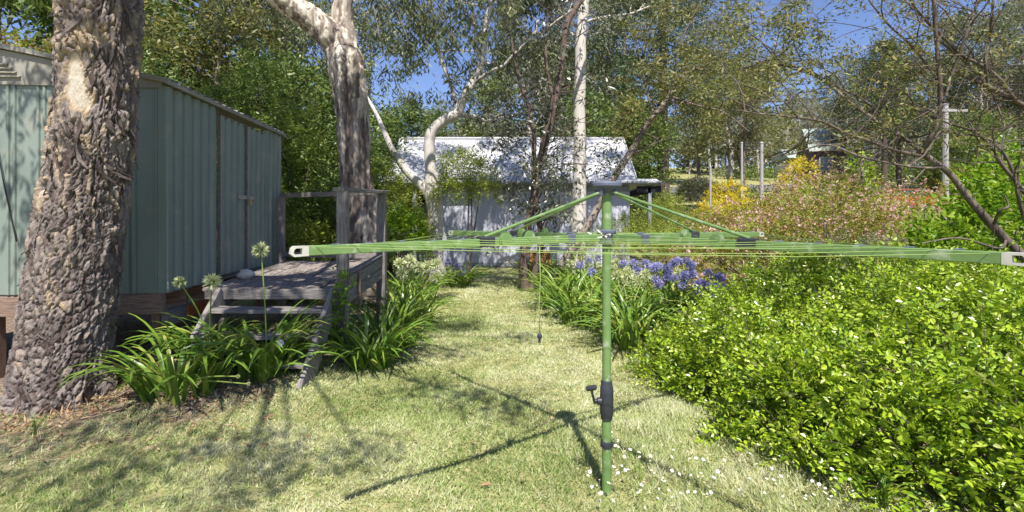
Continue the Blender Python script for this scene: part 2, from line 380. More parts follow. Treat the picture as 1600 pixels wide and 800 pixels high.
class Wood:
    """trunk and limbs of one plant, gathered as numpy tubes and joined into one mesh"""
    def __init__(s, rng): s.V, s.T, s.tone, s.n, s.rng = [], [], [], 0, rng
    def tube(s, pts, rad, n=6, tone=.5, disp=None):
        pts = np.asarray(pts, float); rad = np.asarray(rad, float) * np.ones(len(pts)); m = len(pts)
        t = np.gradient(pts, axis=0); t /= np.linalg.norm(t, axis=1, keepdims=True) + 1e-9
        a = np.zeros((m, 3)); r = np.array([1, 0, 0]) if abs(t[0, 0]) < .8 else np.array([0, 1, 0])
        v = r - t[0] * r.dot(t[0]); v /= np.linalg.norm(v); a[0] = v
        for i in range(1, m):
            v = a[i - 1] - t[i] * a[i - 1].dot(t[i]); a[i] = v / (np.linalg.norm(v) + 1e-9)
        b = np.cross(t, a); q = np.arange(n) * 2 * np.pi / n
        out = a[:, None, :] * np.cos(q)[None, :, None] + b[:, None, :] * np.sin(q)[None, :, None]
        R = rad[:, None] * np.ones((1, n)); tn = np.full(m * n, tone) + s.rng.uniform(-.12, .12)
        if disp is not None:
            p0 = (pts[:, None, :] + out * R[..., None]).reshape(-1, 3)
            zz = np.repeat(np.linspace(0, 1, m), n); qq = np.tile(q, m)
            d, tn = disp(p0, zz, qq); R = R + d.reshape(m, n)
        V = (pts[:, None, :] + out * R[..., None]).reshape(-1, 3)
        i, k = np.meshgrid(np.arange(m - 1), np.arange(n), indexing='ij'); i, k = i.ravel(), k.ravel(); k2 = (k + 1) % n
        A, B, C, D = i * n + k, i * n + k2, (i + 1) * n + k2, (i + 1) * n + k
        T = np.concatenate([np.stack([A, B, C], 1), np.stack([A, C, D], 1)])
        s.V.append(V); s.T.append(T + s.n); s.tone.append(tn); s.n += len(V)
    def mesh(s, name, mat, origin=(0, 0, 0)):
        V = np.concatenate(s.V) - np.array(origin); return np_mesh(name, V, np.concatenate(s.T), mat, attrs={'tone': np.clip(np.concatenate(s.tone), 0, 1)}, smooth=True)

# ------------------------------------------------------------------ leaves
def unit(v): return v / (np.linalg.norm(v, axis=-1, keepdims=True) + 1e-9)

def leaf_arrays(pos, d, nrm, L, Wd, kind='dia'):
    """pos = leaf base, d = along, nrm = upper side. Returns verts, tris, verts per leaf"""
    d = unit(d); nrm = unit(nrm - d * (nrm * d).sum(1, keepdims=True)); sd = np.cross(d, nrm)
    L = np.asarray(L)[:, None] * np.ones((len(pos), 1)); Wd = np.asarray(Wd)[:, None] * np.ones((len(pos), 1))
    if kind == 'dia':
        V = np.stack([pos, pos + d * L * .45 + sd * Wd * .5, pos + d * L, pos + d * L * .45 - sd * Wd * .5], 1); f = np.array([[0, 1, 2], [0, 2, 3]])
    elif kind == 'fold':
        V = np.stack([pos, pos + d * L * .42 + sd * Wd * .5 + nrm * Wd * .14, pos + d * L - nrm * L * .07, pos + d * L * .42 - sd * Wd * .5 + nrm * Wd * .14, pos + d * L * .45], 1)
        f = np.array([[0, 1, 4], [4, 1, 2], [0, 4, 3], [4, 2, 3]])
    else:   # oval: rounder leaf with a fold
        V = np.stack([pos, pos + d * L * .25 + sd * Wd * .42 + nrm * Wd * .1, pos + d * L * .62 + sd * Wd * .46 + nrm * Wd * .1, pos + d * L - nrm * L * .08,
                      pos + d * L * .62 - sd * Wd * .46 + nrm * Wd * .1, pos + d * L * .25 - sd * Wd * .42 + nrm * Wd * .1], 1)
        f = np.array([[0, 1, 2], [0, 2, 3], [0, 3, 4], [0, 4, 5]])
    k = V.shape[1]; n = len(pos)
    T = (f[None] + (np.arange(n) * k)[:, None, None]).reshape(-1, 3)
    return V.reshape(-1, 3), T, k

def leaf_mesh(name, pos, d, nrm, L, Wd, mat, rng, kind='dia', rnd=None, origin=(0, 0, 0)):
    V, T, k = leaf_arrays(pos, d, nrm, L, Wd, kind)
    r = rng.uniform(0, 1, len(pos)) if rnd is None else rnd
    return np_mesh(name, V - np.array(origin), T, mat, attrs={'rnd': np.repeat(np.clip(r, 0, 1), k)})

def hanging(rng, centers, radius, n, L, Wd, droop=.7, flat=.75, tips=None):
    """clusters of leaves round centres, leaves drooping; returns leaf arguments"""
    c = np.repeat(np.asarray(centers), n, 0); N = len(c)
    rad = np.repeat(np.asarray(radius) * np.ones(len(centers)), n)
    off = rng.normal(0, .45, (N, 3)); off[:, 2] *= flat
    pos = c + off * rad[:, None]
    d = rng.normal(0, 1, (N, 3)); d = unit(d); d[:, 2] = d[:, 2] * (1 - droop) - droop
    nr = rng.normal(0, 1, (N, 3)) + np.array([0, -.3, .5])
    l = L * rng.uniform(.65, 1.25, N); w = Wd * rng.uniform(.7, 1.25, N)
    tone = np.repeat(rng.uniform(-.22, .22, len(centers)), n)
    rnd = np.clip(rng.beta(2.2, 2.2, N) + tone, 0, 1)
    return pos, d, nr, l, w, rnd

def sprays(rng, base, out, stem, nl, L, Wd, spread=.9, bend=.35):
    """short leafy shoots growing from base along out; leaves in opposite pairs. Returns leaf arguments and shoot axes"""
    n = len(base); out = unit(out); up = np.array([0, 0, 1.0])
    stem = stem * rng.uniform(.6, 1.3, n)
    side = unit(np.cross(out, up + rng.normal(0, .35, (n, 3)))); nr = np.cross(side, out); nr *= np.sign(nr[:, 2:3] + 1e-6)
    t = np.linspace(.12, 1, nl)
    pos = base[:, None] + out[:, None] * (stem[:, None] * t)[..., None] - nr[:, None] * (bend * stem[:, None] * t ** 2 * .5)[..., None]
    sgn = np.where(np.arange(nl) % 2 == 0, 1., -1.)[None, :, None]
    d = out[:, None] * (1 - spread * .6) + side[:, None] * sgn * spread + rng.normal(0, .28, (n, nl, 3)); d[:, -1] = out + rng.normal(0, .2, (n, 3))
    nn = nr[:, None] + rng.normal(0, .35, (n, nl, 3))
    l = (L * (1 - .35 * np.abs(t - .45)))[None] * rng.uniform(.7, 1.25, (n, nl)); w = l * (Wd / L) * rng.uniform(.85, 1.15, (n, nl))
    tone = rng.uniform(-.2, .2, n)[:, None]
    rnd = np.clip(.25 + .4 * t[None] + tone + rng.normal(0, .14, (n, nl)), 0, 1)
    r = lambda a: a.reshape(-1, *a.shape[2:])
    return (r(pos), r(d), r(nn), r(l), r(w), r(rnd)), (base, base + out * stem[:, None])

def cat(*args): return tuple(np.concatenate(a) for a in zip(*args))

# limbs that grow, fork and end in leafy tips
def grow(wood, rng, p, d, L, r, level, tips, up=.25, fork=3, seg=5, sides=6, tone=.5, wob=.22, minr=.006, spread=.75, taper=.45):
    pts, rad = [np.array(p, float)], [r]; d = np.array(d, float); d /= np.linalg.norm(d)
    for i in range(seg):
        d = d + rng.normal(0, wob, 3) * .6 + np.array([0, 0, up * .25]); d /= np.linalg.norm(d)
        pts.append(pts[-1] + d * L / seg); rad.append(max(minr, r * (1 - (1 - taper) * (i + 1) / seg)))
    wood.tube(pts, rad, max(3, sides), tone)
    if level == 0:
        tips.append(pts[-1]); tips.append(pts[-2]); return
    for k in range(fork):
        f = .45 + .55 * (k + rng.uniform(0, .8)) / fork; i = min(seg, int(f * seg + .5)); i = max(1, i)
        a = rng.normal(0, 1, 3); a -= d * a.dot(d); a /= np.linalg.norm(a) + 1e-9
        nd = d * (1 - spread * .45) + a * spread * rng.uniform(.7, 1.1)
        grow(wood, rng, pts[i], nd, L * rng.uniform(.5, .75), rad[i] * .62, level - 1, tips, up, fork, max(3, seg - 1), sides - 1, tone, wob, minr, spread, taper)
    if level >= 1: tips.append(pts[-1])

# ================================================================== GROUND, ROAD
def litter_mask(x, y):
    x = np.asarray(x, float); y = np.asarray(y, float)
    p = np.stack([x * 1.6, y * 1.6, np.zeros_like(x)], -1).reshape(-1, 3)
    nz = fbm(p, 4, 11).reshape(x.shape)
    a = sstep(-2.0, -2.7, x + nz * .55) * sstep(3.75, 4.45, y + nz * .5) * (1 - sstep(9.5, 11, y))
    b = sstep(1.9, 2.4, x - .12 * (y - 3) + nz * .3) * sstep(2.9, 3.5, y) * (1 - sstep(15, 19, y))
    c = np.exp(-((x + 4.1) ** 2 / 2.2 + (y - 4.3) ** 2 / .75))
    return np.clip(np.maximum(np.maximum(a, b), c * .9), 0, 1)

def build_ground():
    xs = np.unique(np.concatenate([-np.geomspace(7, 260, 26), np.arange(-7, 7.01, .14), np.geomspace(7, 260, 30)]))
    ys = np.unique(np.concatenate([np.linspace(-60, -1, 14), np.arange(-1, 19, .14), np.geomspace(19, 420, 60)]))
    X, Y = np.meshgrid(xs, ys); Z = terr(X, Y)
    fine = (np.abs(X) < 7) & (Y < 19) & (Y > -1)
    Z = Z + np.where(fine, .018 * fbm(np.stack([X * 2.2, Y * 2.2, X * 0], -1).reshape(-1, 3), 3, 3).reshape(X.shape), 0)
    nx, ny = len(xs), len(ys)
    i, j = np.meshgrid(np.arange(ny - 1), np.arange(nx - 1), indexing='ij'); i, j = i.ravel(), j.ravel()
    Q = np.stack([i * nx + j, i * nx + j + 1, (i + 1) * nx + j + 1, (i + 1) * nx + j], 1)
    me = np_mesh('ground', np.stack([X, Y, Z], -1).reshape(-1, 3), Q, M_GROUND, attrs={'litter': litter_mask(X, Y).ravel()}, smooth=True, nsides=4)
    tag(link('ground', me), kind='structure')
build_ground()

def build_road():
    pts = catmull([(6, 41), (13, 43.5), (20, 45.5), (30, 45), (46, 41)], 10); w = 1.9; V = []
    for k, p in enumerate(pts):
        t = pts[min(k + 1, len(pts) - 1)] - pts[max(k - 1, 0)]; t /= np.linalg.norm(t); nn = np.array([-t[1], t[0]])
        for s in np.linspace(-1, 1, 5):
            q = p + nn * w * s; V.append((q[0], q[1], tz(q[0], q[1]) + .09))
    F = [[k * 5 + s, k * 5 + s + 1, k * 5 + s + 6, k * 5 + s + 5] for k in range(len(pts) - 1) for s in range(4)]
    m = MB(); m.add(V, F); o = m.build('road', M_ASPH, None, True); tag(o, kind='structure')
build_road()

# ================================================================== SHED
SH0 = Vector((-3.71, 5.48, .91)); SE1 = Vector((-.09, 1, 0)).normalized(); SE2 = Vector((-1, -.09, 0)).normalized()
SH_W, SH_L, SH_H = 3.5, 3.46, 2.205
def rib_prof(width, ribs, d=.016, a=.019, b=.010):
    pr = [(0, 0)]
    for u in ribs: pr += [(u - a, 0), (u - b, d), (u + b, d), (u + a, 0)]
    return pr + [(width, 0)]

def build_shed():
    t = thing('garden_shed', 'green ribbed steel garden shed on timber stumps behind the big flaky gum', 'shed', (SH0.x, SH0.y, 0))
    # front sheets
    for k in range(4):
        m = MB(); m.sheet(SH0 + SE2 * (.004 + k * .874), SE2, (0, 0, 1), -SE1, .872, SH_H, rib_prof(.872, [.06, .29, .35, .58, .64]), .006)
        m.build('wall_sheet', M_SHED, t)
    # side sheets and doors
    def side(u0, u1, name, proud=0.0, z0=0, z1=SH_H, parent=t, ribs=None):
        w = u1 - u0; ribs = ribs or [r for r in np.arange(.07, w - .03, .19)]
        m = MB(); m.sheet(SH0 + SE1 * u0 + Vector((0, 0, z0)) - SE2 * proud, SE1, (0, 0, 1), -SE2, w, z1 - z0, rib_prof(w, ribs, .032, .050, .036), .006)
        return m.build(name, M_SHED, parent)
    side(.004, .59, 'wall_sheet'); side(.593, 1.18, 'wall_sheet'); side(2.755, 3.45, 'wall_sheet')
    q = Vector((0, 0, 1))
    for (a, b) in ((1.206, 2.03), (2.042, 2.732)):
        d = side(a, b, 'door', .006, .05, SH_H - .07)
        f = MB()
        for u in (a + .008, b - .008): f.box(SH0 + SE1 * u - SE2 * .022 + q * (SH_H / 2), (.014, .012, SH_H - .12), math.atan2(SE1.y, SE1.x) - math.pi / 2)
        c = SH0 + SE1 * ((a + b) / 2) - SE2 * .022; f.box(c + q * (SH_H - .075), (.02, b - a - .036, .016), math.atan2(SE1.y, SE1.x) - math.pi / 2)
        f.build('door_frame', M_RUST, d)
    rz = math.atan2(SE1.y, SE1.x) - math.pi / 2
    for u in (1.190,):
        m = MB(); m.box(SH0 + SE1 * u - SE2 * .012 + q * (SH_H / 2), (.012, .020, SH_H - .02), rz); m.build('door_jamb', M_RUST, t)
    # hasp and padlock across the doors
    h = MB(); h.box(SH0 + SE1 * 1.86 - SE2 * .04 + q * 1.09, (.012, .27, .055), rz); h.box(SH0 + SE1 * 2.16 - SE2 * .04 + q * 1.09, (.012, .17, .055), rz)
    hp = h.build('hasp', M_STEEL, t)
    p = MB(); c = SH0 + SE1 * 2.075 - SE2 * .07 + q * 1.03
    p.box(c - q * .02, (.022, .045, .05), rz); p.tube([c + SE1 * -.014, c + SE1 * -.014 + q * .04, c + q * .055, c + SE1 * .014 + q * .04, c + SE1 * .014], .005, 6)
    p.build('padlock', M_BRASS, t)
    # corner angles
    for c, d in ((SH0 - SE2 * .010 + SE1 * .018, (.012, .05, SH_H)), (SH0 - SE1 * .010 + SE2 * .020, (.052, .012, SH_H - .004)), (SH0 + SE1 * (SH_L - .015) - SE2 * .012, (.014, .04, SH_H - .006))):
        m = MB(); m.box(c + q * (SH_H / 2), d, rz); m.build('corner_trim', M_SHED, t)
    # gable infill (cream), vent louvres, barge trim, roof sheets
    rise = .36; half = SH_W / 2; z = SH_H
    o = SH0 - SE1 * .028
    m = MB(); th = SE1 * .02
    tri = [o + q * z, o + SE2 * SH_W + q * z, o + SE2 * half + q * (z + rise + .02), ]
    tri = [o + q * (z - .03), o + SE2 * SH_W + q * (z - .03), o + SE2 * SH_W + q * (z + .03), o + SE2 * half + q * (z + rise), o + q * (z + .03)]
    m.add([v for v in tri] + [v + th for v in tri], [(4, 3, 2, 1, 0), (5, 6, 7, 8, 9), (0, 1, 6, 5), (1, 2, 7, 6), (2, 3, 8, 7), (3, 4, 9, 8), (4, 0, 5, 9)])
    m.build('gable_panel', M_SHEDTRIM, t)
    for k in range(4):
        m = MB(); w = .75 - .08 * k
        m.board(o + SE2 * (half - w / 2) + q * (z + .05 + k * .042) - SE1 * .012, o + SE2 * (half + w / 2) + q * (z + .05 + k * .042) - SE1 * .012, .03, .012, (0, -.6, 1), n=2, jit=.001)
        m.build('vent_louvre', M_SHEDTRIM, t)
    ang = math.atan2(rise - .03, half); ln = math.hypot(half + .05, rise - .01)
    for sgn, nm in ((1, 'barge_trim'), (-1, 'barge_trim')):
        m = MB(); a = o + SE2 * (half - sgn * (half + .05)) + q * (z + .042) - SE1 * .03; b = o + SE2 * half + q * (z + rise + .035) - SE1 * .03
        m.board(a, b, .035, .05, (0, 0, 1), n=4, jit=.002, ch=.003); m.build(nm, M_SHEDTRIM, t)
    for side_ in (0, 1):
        for k in range(4):
            m = MB(); s0 = SE1 * (-.05 + k * .90); e = SE2 * (-.07 if side_ == 0 else SH_W + .07)
            low = SH0 + e + s0 + q * (z + .055); top = SH0 + SE2 * half + s0 + q * (z + rise + .055)
            ax = SE1; up = (top - low); L = up.length; nr = ax.cross(up).normalized(); nr = nr if nr.z > 0 else -nr
            m.sheet(low, ax, up, nr, .895, L, rib_prof(.895, [.09, .27, .45, .63, .80], .02, .03, .015), .006); m.build('roof_sheet', M_SHEDTRIM, t)
    m = MB(); m.board(SH0 - SE2 * .062 - SE1 * .06 + q * (z + .028), SH0 - SE2 * .062 + SE1 * 3.54 + q * (z + .028), .03, .045, (0, 0, 1), n=8, jit=.003, ch=.003); m.build('eave_trim', M_SHEDTRIM, t)
    # bearers, joists and stumps
    zb = SH0.z - .012
    m = MB(); m.board(SH0 + SE2 * .02 + SE1 * .03 - q * .125, SH0 + SE2 * 3.45 + SE1 * .03 - q * .125, .06, .21, jit=.004, n=10); m.build('front_bearer', M_BEARER, t)
    m = MB(); m.board(SH0 + SE1 * .12 + SE2 * .05 - q * .30, SH0 + SE1 * 3.35 + SE2 * .05 - q * .30, .07, .16, jit=.004, n=10); m.build('side_bearer', M_WOOD, t)
    m = MB(); m.board(SH0 + SE1 * .50 + SE2 * .012 - q * .295, SH0 + SE1 * .98 + SE2 * .012 - q * .27, .02, .15, jit=.003, n=5); m.build('side_fascia', M_REDWOOD, t)
    for k in range(7):
        m = MB(); u = .12 + k * .45; m.board(SH0 + SE1 * u + SE2 * .05 - q * .12, SH0 + SE1 * u + SE2 * 3.4 - q * .12, .045, .19, jit=.003, n=6); m.build('floor_joist', M_BEARER, t)
    m = MB(); m.box(SH0 + SE1 * (SH_L / 2) + SE2 * (SH_W / 2) - q * .012, (SH_W - .03, SH_L - .03, .02), rz); m.build('floor_board', M_WOOD, t)
    for (u, v) in ((.16, .14), (1.7, .12), (2.9, .12), (.16, 1.75), (.16, 3.3), (1.7, 1.75), (2.9, 1.75), (1.7, 3.3), (2.9, 3.3)):
        m = MB(); c = SH0 + SE1 * u + SE2 * v; m.board((c.x, c.y, tz(c.x, c.y) - .05), (c.x, c.y, SH0.z - .24), .09, .09, (0, 1, 0), n=4); m.build('stump', M_BEARER, t)
    # hanging cable on the front
    c = MB(); pts = [SH0 + SE2 * (3.715 - 2.0) * 1.0 - SE1 * .05 + q * 2.1, SH0 + SE2 * 1.62 - SE1 * .03 + q * 1.6, SH0 + SE2 * 1.53 - SE1 * .028 + q * 1.1, SH0 + SE2 * 1.42 - SE1 * .028 + q * .55]
    c.tube(catmull(pts, 5), .006, 6); c.solo('cable', M_WIRE, pts[-1], 'thin black cable hanging down the green shed front left of the gum trunk', 'cable')
build_shed()

# ================================================================== DECK with steps
def dz(y): return .90 + .045 * (y - 5.95)
DK_L, DK_R, DK_F, DK_B = -3.50, -2.03, 5.95, 8.45
def build_deck():
    t = thing('timber_deck', 'weathered grey timber landing with steps and rails beside the green shed', 'deck', (-2.7, 6.0, 0))
    xs = np.linspace(DK_L - .08, DK_R, 9)
    for i in range(8):
        a, b = xs[i] + .009, xs[i + 1] - .009
        e = random.uniform(-.012, .012); y0 = DK_F + random.uniform(-.01, .025)
        m = MB(); m.board(((a + b) / 2, y0, dz(DK_F) - .02 + e), ((a + b) / 2 - .10, DK_B + random.uniform(-.05, .02), dz(DK_B) - .02 + e), b - a, .042, (0, 0, 1), n=14, jit=.006, ch=.009, seed=i)
        m.build('deck_board', M_PLANK, t)
    m = MB(); m.board((DK_L - .02, DK_F - .028, dz(DK_F) - .072), (DK_R + .03, DK_F - .028, dz(DK_F) - .066), .045, .115, jit=.004, n=10); m.build('front_fascia', M_WOOD, t)
    for k in range(4):
        y = DK_F + .25 + k * .62; m = MB(); m.board((DK_L, y, dz(y) - .115), (DK_R - .06, y, dz(y) - .115), .045, .14, n=5); m.build('joist', M_WOOD, t)
    # right side boards (two deep, short butt joint), cap board
    x0, x1 = DK_R + .055, DK_R - .03
    for j, (zo, jn) in enumerate(((.015, .30), (-.155, .44))):
        ya, yb = DK_F + .12, DK_B - .02; ym = ya + (yb - ya) * jn
        for (p, r) in ((ya, ym - .006), (ym + .006, yb)):
            fx = lambda y: x0 + (x1 - x0) * (y - ya) / (yb - ya)
            m = MB(); m.board((fx(p), p, dz(p) + zo - .005), (fx(r), r, dz(r) + zo), .03, .155, n=8, jit=.004); m.build('side_board', M_WOOD, t)
    m = MB(); m.board((x0 - .015, DK_F + .12, dz(DK_F) + .125), (x1 - .015, DK_B, dz(DK_B) + .125), .085, .035, n=8, jit=.004); m.build('kerb_board', M_WOOD, t)
    m = MB(); m.board((x0 + .022, 6.62, dz(6.6) + .09), (x0 + .022, 6.62, dz(6.6) - .36), .05, .03, (1, 0, 0), n=4); m.build('cleat', M_BEARER, t)
    # posts and rails
    posts = [(-1.975, 6.02, 2.015, .125), (-2.055, 8.1, 2.09, .135), (-3.83, 8.55, 2.06, .11)]
    for (x, y, zt, w) in posts:
        m = MB(); m.board((x, y, tz(x, y) - .05), (x, y, zt), w, w * .8, (0, -1, 0), n=8, jit=.003, ch=.008); m.build('post', M_WOOD, t)
    m = MB(); m.board((-2.01, 5.96, 2.035), (-2.03, 8.2, 2.118), .13, .045, (0, 0, 1), n=8, jit=.004); m.build('handrail', M_WOOD, t)
    m = MB(); m.board((-3.85, 8.56, 2.075), (-2.10, 6.06 + 2.03, 2.10), .05, .075, (0, 0, 1), n=8, jit=.004); m.build('handrail', M_WOOD, t)
    m = MB(); m.board((-3.80, 8.5, 1.10), (-2.1, 8.2, 1.10), .04, .085, (0, 0, 1), n=8, jit=.004); m.build('low_rail', M_WOOD, t)
    for (x, y) in ((-3.4, 6.1), (-3.4, 8.2)):
        m = MB(); m.board((x, y, -.05), (x, y, dz(y) - .19), .1, .1, (0, -1, 0), n=4); m.build('post', M_WOOD, t)
    # stringers and treads
    for x, s in ((-2.045, 0), (-3.33, 1)):
        m = MB(); m.board((x, 5.015, -.02), (x, 5.93, .82), .055, .255, (0, -.7, .7), n=8, jit=.003, ch=.007); m.build('stringer', M_WOOD, t)
    for (y, z) in ((5.72, .685), (5.48, .455), (5.26, .215)):
        m = MB(); m.board((-3.30, y, z), (-2.075, y, z), .24, .045, (0, 0, 1), n=8, jit=.004, ch=.008); m.build('tread', M_WOOD, t)
build_deck()

def rock(c, s, name, mat, label, catg, seed):
    rng = np.random.default_rng(seed); u, v = np.meshgrid(np.linspace(0, np.pi, 13), np.arange(18) * 2 * np.pi / 18, indexing='ij')
    p = np.stack([np.sin(u) * np.cos(v), np.sin(u) * np.sin(v), np.cos(u)], -1).reshape(-1, 3)
    p = p * (1 + .5 * fbm(p * 1.9 + seed, 4, seed)[:, None]) * np.array(s); i, k = np.meshgrid(np.arange(12), np.arange(18), indexing='ij'); i, k = i.ravel(), k.ravel(); k2 = (k + 1) % 18
    Q = np.stack([i * 18 + k, (i + 1) * 18 + k, (i + 1) * 18 + k2, i * 18 + k2], 1)
    return tag(link(name, np_mesh(name, p, Q, mat, smooth=True, nsides=4), None, c), label, catg)
rock((-3.42, 6.62, dz(6.6) + .055), (.10, .08, .07), 'stone', M_STONE, 'pale rough stone lying on the deck by the shed doors', 'stone', 5)

# ================================================================== CLOTHESLINE
CX, CY = .588, 3.2
def build_clothesline():
    t = thing('rotary_clothesline', 'green rotary clothesline with four arms standing on the lawn', 'clothesline', (CX, CY, 0))
    c = lambda x, y, z: (CX + x, CY + y, z)
    m = MB(); m.lathe(c(0, 0, 0), [(.029, -.1), (.029, .47)], 20); auto_smooth(m.build('lower_pole', M_GREEN, t))
    m = MB(); m.lathe(c(0, 0, 0), [(.0275, .69), (.0275, 1.58)], 20); auto_smooth(m.build('upper_pole', M_GREEN, t))
    m = MB(); m.lathe(c(0, 0, 0), [(.031, 1.575), (.031, 1.90)], 20); auto_smooth(m.build('top_pole', M_GREEN, t))
    m = MB(); m.lathe(c(0, 0, 0), [(.033, .285), (.036, .29), (.036, .318), (.033, .325)], 20)
    for k in range(10): m.box(c(.036 * math.cos(k * .628), .036 * math.sin(k * .628), .303), (.006, .008, .026), k * .628)
    auto_smooth(m.build('collar', M_BLACKPL, t))
    m = MB(); m.lathe(c(0, 0, 0), [(.031, .455), (.036, .46), (.038, .485), (.041, .49), (.042, .56), (.042, .60), (.040, .655), (.037, .66), (.035, .69), (.031, .70)], 24)
    hs = auto_smooth(m.build('winder_housing', M_BLACKPL, t))
    m = MB(); R = Matrix.Rotation(-math.pi / 2, 3, 'Y'); m.lathe(c(-.035, -.012, .575), [(.024, 0), (.022, .025), (.014, .03), (.012, .05)], 14, 0, R)
    m.board(c(-.078, -.02, .565), c(-.102, -.045, .665), .022, .014, (1, 0, .3), n=4, jit=.001); m.lathe(c(-.10, -.04, .665), [(.010, -.035), (.016, -.03), (.018, .0), (.016, .028), (.010, .032)], 12, 0, Matrix.Rotation(1.2, 3, 'Y') @ Matrix.Rotation(.5, 3, 'X'))
    auto_smooth(m.build('crank_handle', M_BLACKPL, t))
    m = MB(); m.lathe(c(0, 0, 0), [(.036, 1.86), (.045, 1.875), (.085, 1.895), (.093, 1.905), (.093, 1.92), (.082, 1.932), (.03, 1.936)], 28)
    for k in range(4): m.box(c(.06 * math.cos(k * 1.57 + .9), .06 * math.sin(k * 1.57 + .9), 1.872), (.03, .022, .05), k * 1.57 + .9)
    auto_smooth(m.build('crown_cap', M_GREYPL, t))
    m = MB(); m.lathe(c(0, 0, 0), [(.034, 1.545), (.05, 1.55), (.05, 1.60), (.058, 1.612), (.058, 1.628), (.036, 1.636)], 24); auto_smooth(m.build('hub', M_GREYPL, t))
    arms = [(-1.449, -1.058), (1.092, -1.452), (1.449, 1.058), (-1.118, 1.452)]
    HZ, TZ = 1.588, 1.572
    def ap(k, s, dzz=0.0, side=0.0):
        a = Vector((arms[k][0], arms[k][1], 0)); n = Vector((-a.y, a.x, 0)).normalized()
        return Vector((CX, CY, HZ + (TZ - HZ) * s + dzz)) + a * s + n * side
    for k in range(4):
        m = MB(); m.board(ap(k, .035), ap(k, 1.0), .030, .042, (0, 0, 1), n=2, jit=0, ch=.003); arm = m.build('arm', M_GREEN, t)
        # end cap: open D shaped handle
        ax = (ap(k, 1) - ap(k, .9)).normalized(); z = Vector((0, 0, 1)); e = ap(k, 1.0)
        pr = [(-.012, -.021), (.045, -.023), (.060, -.010), (.056, .012), (.046, .021), (-.012, .021)]; inn = [(.014, -.013), (.040, -.014), (.048, -.006), (.045, .006), (.038, .012), (.014, .012)]
        n = Vector((-ax.y, ax.x, 0)); V, F = [], []
        for w in (-.016, .016):
            for (a, b) in pr + inn: V.append(e + ax * a + z * b + n * w)
        for i in range(6):
            j = (i + 1) % 6
            F += [[i, j, 6 + j, 6 + i], [12 + j, 12 + i, 18 + i, 18 + j], [j, i, 12 + i, 12 + j], [6 + i, 6 + j, 18 + j, 18 + i]]
        m = MB(); m.add(V, F); m.build('end_cap', M_WHITEPL, arm)
        # line holders on the arm's top
        for s in (.40, .49, .58, .67, .76, .85, .93):
            m = MB(); m.board(ap(k, s - .008, .021), ap(k, s + .008, .021), .02, .010, n=1, jit=0, ch=.002); m.build('line_holder', M_GREYPL, arm)
        m = MB(); m.board(ap(k, .475, .006), ap(k, .525, .006), .044, .052, n=1, jit=0, ch=.006); m.build('strut_clamp', M_BLACKPL, arm)
        m = MB(); d = Vector((arms[k][0], arms[k][1], 0)).normalized(); m.tube([Vector((CX, CY, 1.868)) + d * .045, ap(k, .505, .03)], .0085, 8); auto_smooth(m.build('strut', M_GREEN, t))
        m = MB(); m.board(ap(k, .155, .0), ap(k, .185, .0), .036, .056, n=1, jit=0, ch=.004); m.build('arm_bracket', M_GREYPL, arm)
        # pulley wheel beside the arm
        ang = math.atan2(d.y, d.x)
        R = Matrix.Rotation(ang, 3, 'Z') @ Matrix.Rotation(math.pi / 2, 3, 'X')
        for s, sd, dd in ((.44, .03, .012), (.33, -.03, .02)) if k in (0, 3) else ((.42, -.03, .012),):
            m = MB(); m.lathe(ap(k, s, dd, sd), [(.008, -.014), (.036, -.012), (.036, -.007), (.028, -.004), (.028, .004), (.036, .007), (.036, .012), (.008, .014)], 20, 0, R); auto_smooth(m.build('pulley', M_GREEN, t))
    for s in np.linspace(.36, .985, 8):
        m = MB(); pts = []
        for k in (0, 1, 2, 3, 0):
            p = ap(k, s, .016)
            if pts:
                a = pts[-1]
                for f in (.25, .5, .75): pts.append(a.lerp(p, f) - Vector((0, 0, .015 * s * (1 - (2 * f - 1) ** 2) * (1 + random.uniform(-.7, .9)))))
            pts.append(p)
        m.tube(pts, .0014, 5, caps=False); m.build('line', M_CORD, t, True)
    # lichen lumps by the hub
    rng = np.random.default_rng(3); m = MB()
    for _ in range(34):
        p = Vector((CX - .055 + rng.normal(0, .028), CY - .05 + rng.normal(0, .015), 1.60 + rng.normal(0, .014))); r = rng.uniform(.004, .011)
        m.lathe(p, [(r * .5, -r * .7), (r, 0), (r * .6, r * .7)], 6)
    m.build('lichen', M_LICHEN, t)
    # loose end of line with a toggle
    m = MB(); x, y = .14, 2.62; m.tube([(x, y, 1.56), (x + .004, y, 1.40), (x - .003, y, 1.25), (x, y, 1.125)], .0022, 5); m.build('loose_line', M_CORD, t, True)
    m = MB(); m.lathe((x, y, 1.10), [(.005, -.026), (.007, -.022), (.006, -.009), (.011, -.003), (.013, .009), (.009, .02), (.004, .024)], 12); auto_smooth(m.build('toggle', M_BLACKPL, t))
build_clothesline()

